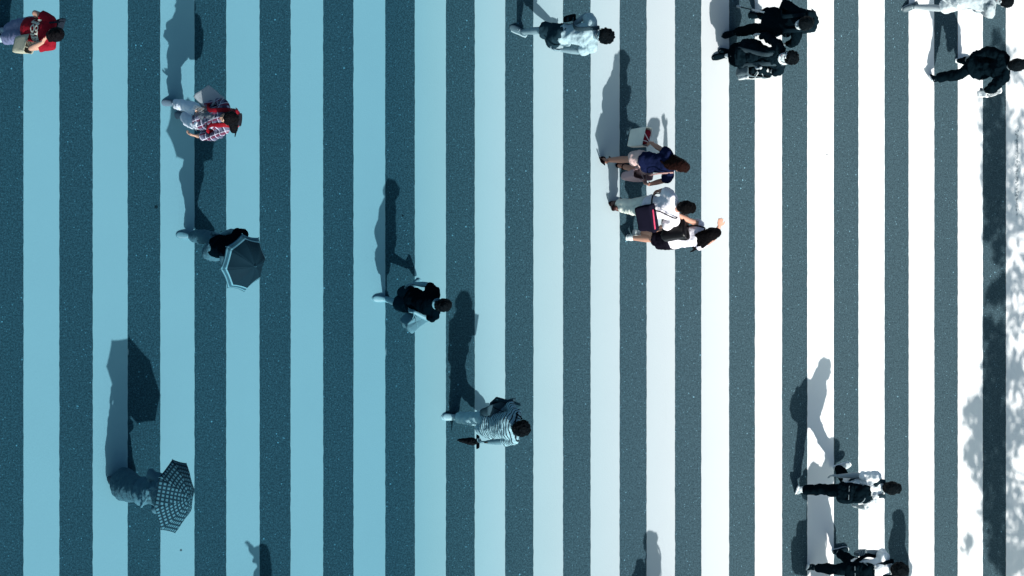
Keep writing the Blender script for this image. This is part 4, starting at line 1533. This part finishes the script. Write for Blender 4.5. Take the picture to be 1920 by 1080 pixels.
pts = spline([p12.J['sr'] + (0, .04, .07), p12.J['nk'] - p12.fw * .15 - p12.u * .15 + p12.r * .10, p12.J['pv'] - p12.fw * .14 + p12.u * .16 + p12.r * .13, p12.J['pv'] + p12.r * .17 + p12.u * .02], 5)
ribbon(m, pts, p12.r, .011, .005)
p12.B(m, "strap", cloth("belt_leather", S(190, 150, 145)))

p13 = Person("short-haired man in a white shirt and cream trousers carrying a navy bag",
             {'hd': (1285, 389, 1.58), 'nk': (1268, 391), 'sl': (1265, 371), 'sr': (1266, 413), 'el': (1246, 359), 'wl': (1236, 358, 1.02), 'ml': (1229, 359), 'er': (1247, 424), 'wr': (1229, 432), 'mr': (1222, 433),
              'pv': (1214, 388), 'kl': (1185, 382), 'al': (1157, 382, .09), 'tl': (1170, 382, .03), 'kr': (1190, 393), 'ar': (1163, 390, .14), 'tr': (1151, 388, .03)},
             (1, 0), H=1.68, look=(1, .1), pitch=10, skin_col=S(205, 150, 130),
             top=dict(col=S(232, 226, 232), sleeve=.95, hem=-.02, name="shirt", infl=1.08),
             bot=dict(kind='pants', col=S(212, 216, 208), width=1.05, length=.95, belt=S(160, 150, 140)), shoe=S(90, 62, 60), sole=S(60, 40, 40), hair=('short', S(16, 15, 18)), curl=.7)
c = p13.J['pv'] + p13.u * .10 - p13.fw * .19 + p13.r * .10
bag("messenger_bag", "navy messenger bag with a pink zip hanging behind the white-shirted man", "bag", c, nrm(p13.r * 1 + p13.fw * .1) * .17, -p13.fw * .055, nrm(p13.u - p13.r * .1) * .13, S(30, 29, 44), open_=False, handles=False, folds=.014, power=6,
    strap=[c + p13.u * .12 - p13.r * .12, p13.J['nk'] - p13.fw * .17 - p13.u * .15, p13.J['sr'] + (-.04, .03, .085), p13.J['nk'] + p13.fw * .13 - p13.u * .12, p13.J['pv'] + p13.fw * .13 + p13.u * .22 - p13.r * .14, p13.J['pv'] - p13.fw * .02 + p13.u * .14 - p13.r * .18, c - p13.r * .15 + p13.u * .10], handle_col=S(20, 18, 26))
zb = bpy.data.objects["messenger_bag"]
m = MB()
zc = c + p13.u * .135 - p13.fw * .02
m.limb([zc - p13.r * .13, zc, zc + p13.r * .13], .012, 8)
m.build("zip", cloth("zip_pink", S(225, 70, 110), rough=.5), zb, origin=c)

p14 = Person("woman with long black hair and black skirt, one arm round a man's neck",
             {'hd': (1334, 438, 1.50), 'nk': (1319, 440), 'sl': (1310, 422), 'sr': (1312, 461), 'el': (1290, 412, 1.28), 'wl': (1270, 402, 1.30), 'ml': (1264, 398), 'er': (1340, 444, 1.26), 'wr': (1348, 425, 1.38), 'mr': (1351, 418, 1.42),
              'pv': (1262, 447), 'kl': (1230, 440), 'al': (1203, 437, .2), 'tl': (1190, 437, .1), 'kr': (1222, 448), 'ar': (1188, 446, .11), 'tr': (1181, 445, .03)},
             (1, .12), H=1.6, look=(1, -.3), pitch=5, skin_col=S(222, 165, 142),
             top=dict(col=S(228, 222, 232), sleeve=.3, hem=-.02, name="tee", infl=1.04),
             bot=dict(kind='skirt', col=S(26, 24, 34), skirt_len=.37, skirt_w=.19), shoe=S(196, 205, 208), hair=('long', S(20, 16, 20), P3(1298, 462, 1.14)), curl=.3)
c = p14.J['pv'] + p14.u * .14 - p14.fw * .22 - p14.r * .06
bag("leather_rucksack", "glossy black leather bag on the long-haired woman's back", "bag", c, p14.r * .15, -p14.fw * .09, p14.u * .17, S(20, 19, 22), open_=False, handles=False, folds=.03, power=4, rough=.35,
    strap=[c + p14.u * .15, p14.J['nk'] - p14.fw * .12 - p14.u * .05 - p14.r * .09, p14.J['sl'] * .6 + p14.J['nk'] * .4 + (0, 0, .085), p14.J['nk'] + p14.fw * .12 - p14.u * .14 - p14.r * .1, p14.J['pv'] + p14.u * .2 - p14.r * .19, c - p14.u * .12 - p14.r * .12], handle_col=S(18, 16, 20))

# young man with the black rucksack, lower right
T15 = 1600
p15 = Person("young man in a white tee and black trousers striding with a strapped black rucksack",
             {'hd': (1671, 915, 1.60), 'nk': (1652, 917), 'sl': (1646, 896), 'sr': (1647, 940), 'el': (1613, 891), 'wl': (1572, 893), 'ml': (1556, 891), 'er': (1624, 950), 'wr': (1609, 950, 1.0), 'mr': (1602, 950),
              'pv': (1590, 913), 'kl': (1580, 893), 'al': (1571, 879, .16), 'tl': (1594, 872, .14), 'kr': (1545, 918), 'ar': (1508, 919, .17), 'tr': (1496, 922, .03)},
             (1, -.15), H=1.74, look=(1, .05), pitch=5, skin_col=G(.45, T15),
             top=dict(col=G(.86, T15), sleeve=.85, hem=-.12, name="tee", infl=1.14, folds=1.4),
             bot=dict(kind='pants', col=G(.008, T15), width=1.1, length=.97), shoe=G(.55, T15), sole=G(.85, T15), hair=('short', G(.012, T15)), curl=.5)
backpack(p15, "large black rucksack with grey shoulder straps on the striding young man's back", G(.012, T15), w=.15, h=.225, d=.10, trim=G(.3, T15), t=.38, strap_col=G(.06, T15), side=.085)

T16 = 1620
p16 = Person("person in a white tee with a shiny black rucksack cut off by the bottom edge",
             {'hd': (1686, 1068, 1.60), 'nk': (1668, 1066), 'sl': (1660, 1044), 'sr': (1664, 1090), 'el': (1644, 1036, 1.12), 'wl': (1624, 1035, 1.06), 'ml': (1614, 1036), 'er': (1635, 1100), 'wr': (1610, 1098), 'mr': (1600, 1098),
              'pv': (1606, 1065), 'kl': (1592, 1050), 'al': (1570, 1036, .085), 'tl': (1590, 1031, .03), 'kr': (1562, 1068), 'ar': (1528, 1064, .16), 'tr': (1516, 1064, .03)},
             (1, -.1), H=1.72, look=(1, .1), pitch=10, skin_col=G(.40, T16),
             top=dict(col=G(.86, T16), sleeve=.7, hem=-.10, name="tee", infl=1.1),
             bot=dict(kind='pants', col=G(.012, T16), width=1.05, length=.90), shoe=G(.03, T16), sole=G(.7, T16), hair=('curly', G(.010, T16)), curl=.8)
backpack(p16, "shiny black rucksack with thick straps at the bottom edge of the crossing", G(.010, T16), rough=.5, w=.145, h=.185, d=.11, trim=G(.25, T16), t=.30, side=.03, strap_col=G(.01, T16))
c = P3(1612, 1036, 1.05)
bag("striped_pouch", "small grey striped pouch in the hand of the walker at the bottom edge", "bag", c, nrm((1, .3, 0)) * .06, nrm((0, 1, 0)) * .03, nrm((.1, 0, 1)) * .06, G(.12, T16), hand=p16.J['ml'], folds=.004, open_=False, pat=('stripes', (1, .2, 0), .03, .4, G(.4, T16)))

# walkers just below the picture, whose shade reaches into it
def shade_person(label, px, py, face, H, J=None, **kw):
    g = unproj(px, py, 0)
    f = nrm((face[0], -face[1], 0))
    base = g - np.array((0, (H - .02) * CT, 0))
    pv = proj(base + np.array((0, 0, .93 * H / 1.7)))
    hd = proj(base + np.array((0, 0, 1.58 * H / 1.7)))
    JJ = {'pv': tuple(pv), 'hd': (*hd, 1.58 * H / 1.7)}
    for n, s_, z, fo in J or ():
        q = base + np.cross(f, (0, 0, 1)) * s_ + f * fo + np.array((0, 0, z))
        JJ[n] = (*proj(q), z)
    return Person(label, JJ, face, H=H, **kw)


stride = [('al', -.09, .09, .30), ('tl', -.09, .03, .45), ('ar', .09, .16, -.28), ('tr', .09, .04, -.18)]
p17 = shade_person("person in grey waving a raised hand, standing past the bottom left edge", 490, 1030, (-1, 0), 1.66,
                   J=stride + [('er', .27, 1.36, .13), ('wr', .12, 1.57, .16), ('mr', .08, 1.66, .18)], skin_col=G(.45, 480), top=dict(col=G(.3, 480), sleeve=.7, name="tee", infl=1.15),
                   bot=dict(kind='pants', col=G(.06, 480)), shoe=G(.4, 480), hair=('long', G(.012, 480)))
p18 = shade_person("person in a pale shirt with a dark rucksack, past the bottom edge near the centre", 1219, 1004, (1, 0), 1.72, J=stride, skin_col=G(.45, 1200),
                   top=dict(col=G(.6, 1200), sleeve=.7, name="shirt", infl=1.1), bot=dict(kind='pants', col=G(.05, 1200)), shoe=G(.05, 1200), hair=('short', G(.012, 1200)))
backpack(p18, "dark rucksack of the walker past the bottom edge near the centre", G(.03, 1200), t=.25, d=.09)
p19 = shade_person("long-haired person in a black wrap, past the bottom edge near the tree shade", 1684, 964, (-1, 0), 1.62, J=stride, skin_col=G(.45, 1700),
                   top=dict(col=G(.015, 1700), sleeve=1.3, name="wrap", infl=1.25, hem=-.3, flare=.05), bot=dict(kind='skirt', col=G(.02, 1700), skirt_len=.5), shoe=G(.05, 1700), hair=('long', G(.012, 1700)))

p20 = shade_person("tall person in a white shirt just past the bottom edge, lower right", 1531, 945, (1, 0), 1.72, J=stride, skin_col=G(.45, 1600),
                   top=dict(col=G(.7, 1600), sleeve=.7, name="shirt", infl=1.12), bot=dict(kind='pants', col=G(.03, 1600)), shoe=G(.1, 1600), hair=('short', G(.012, 1600)))
backpack(p20, "dark rucksack of the tall white-shirted walker past the bottom edge", G(.03, 1600), w=.18, h=.26, t=.30, d=.15)

import os
if os.environ.get("SKEL"):
    for nm, p in list(globals().items()):
        if isinstance(p, Person):
            bad = [(a, b, round(float(np.linalg.norm(p.J[a] - p.J[b])) - c * p.k, 3)) for a, b, c in BONES if abs(np.linalg.norm(p.J[a] - p.J[b]) - c * p.k) > .035]
            print("SKEL", nm, round(p.err), "hdz", round(float(p.J['hd'][2]), 2), bad)
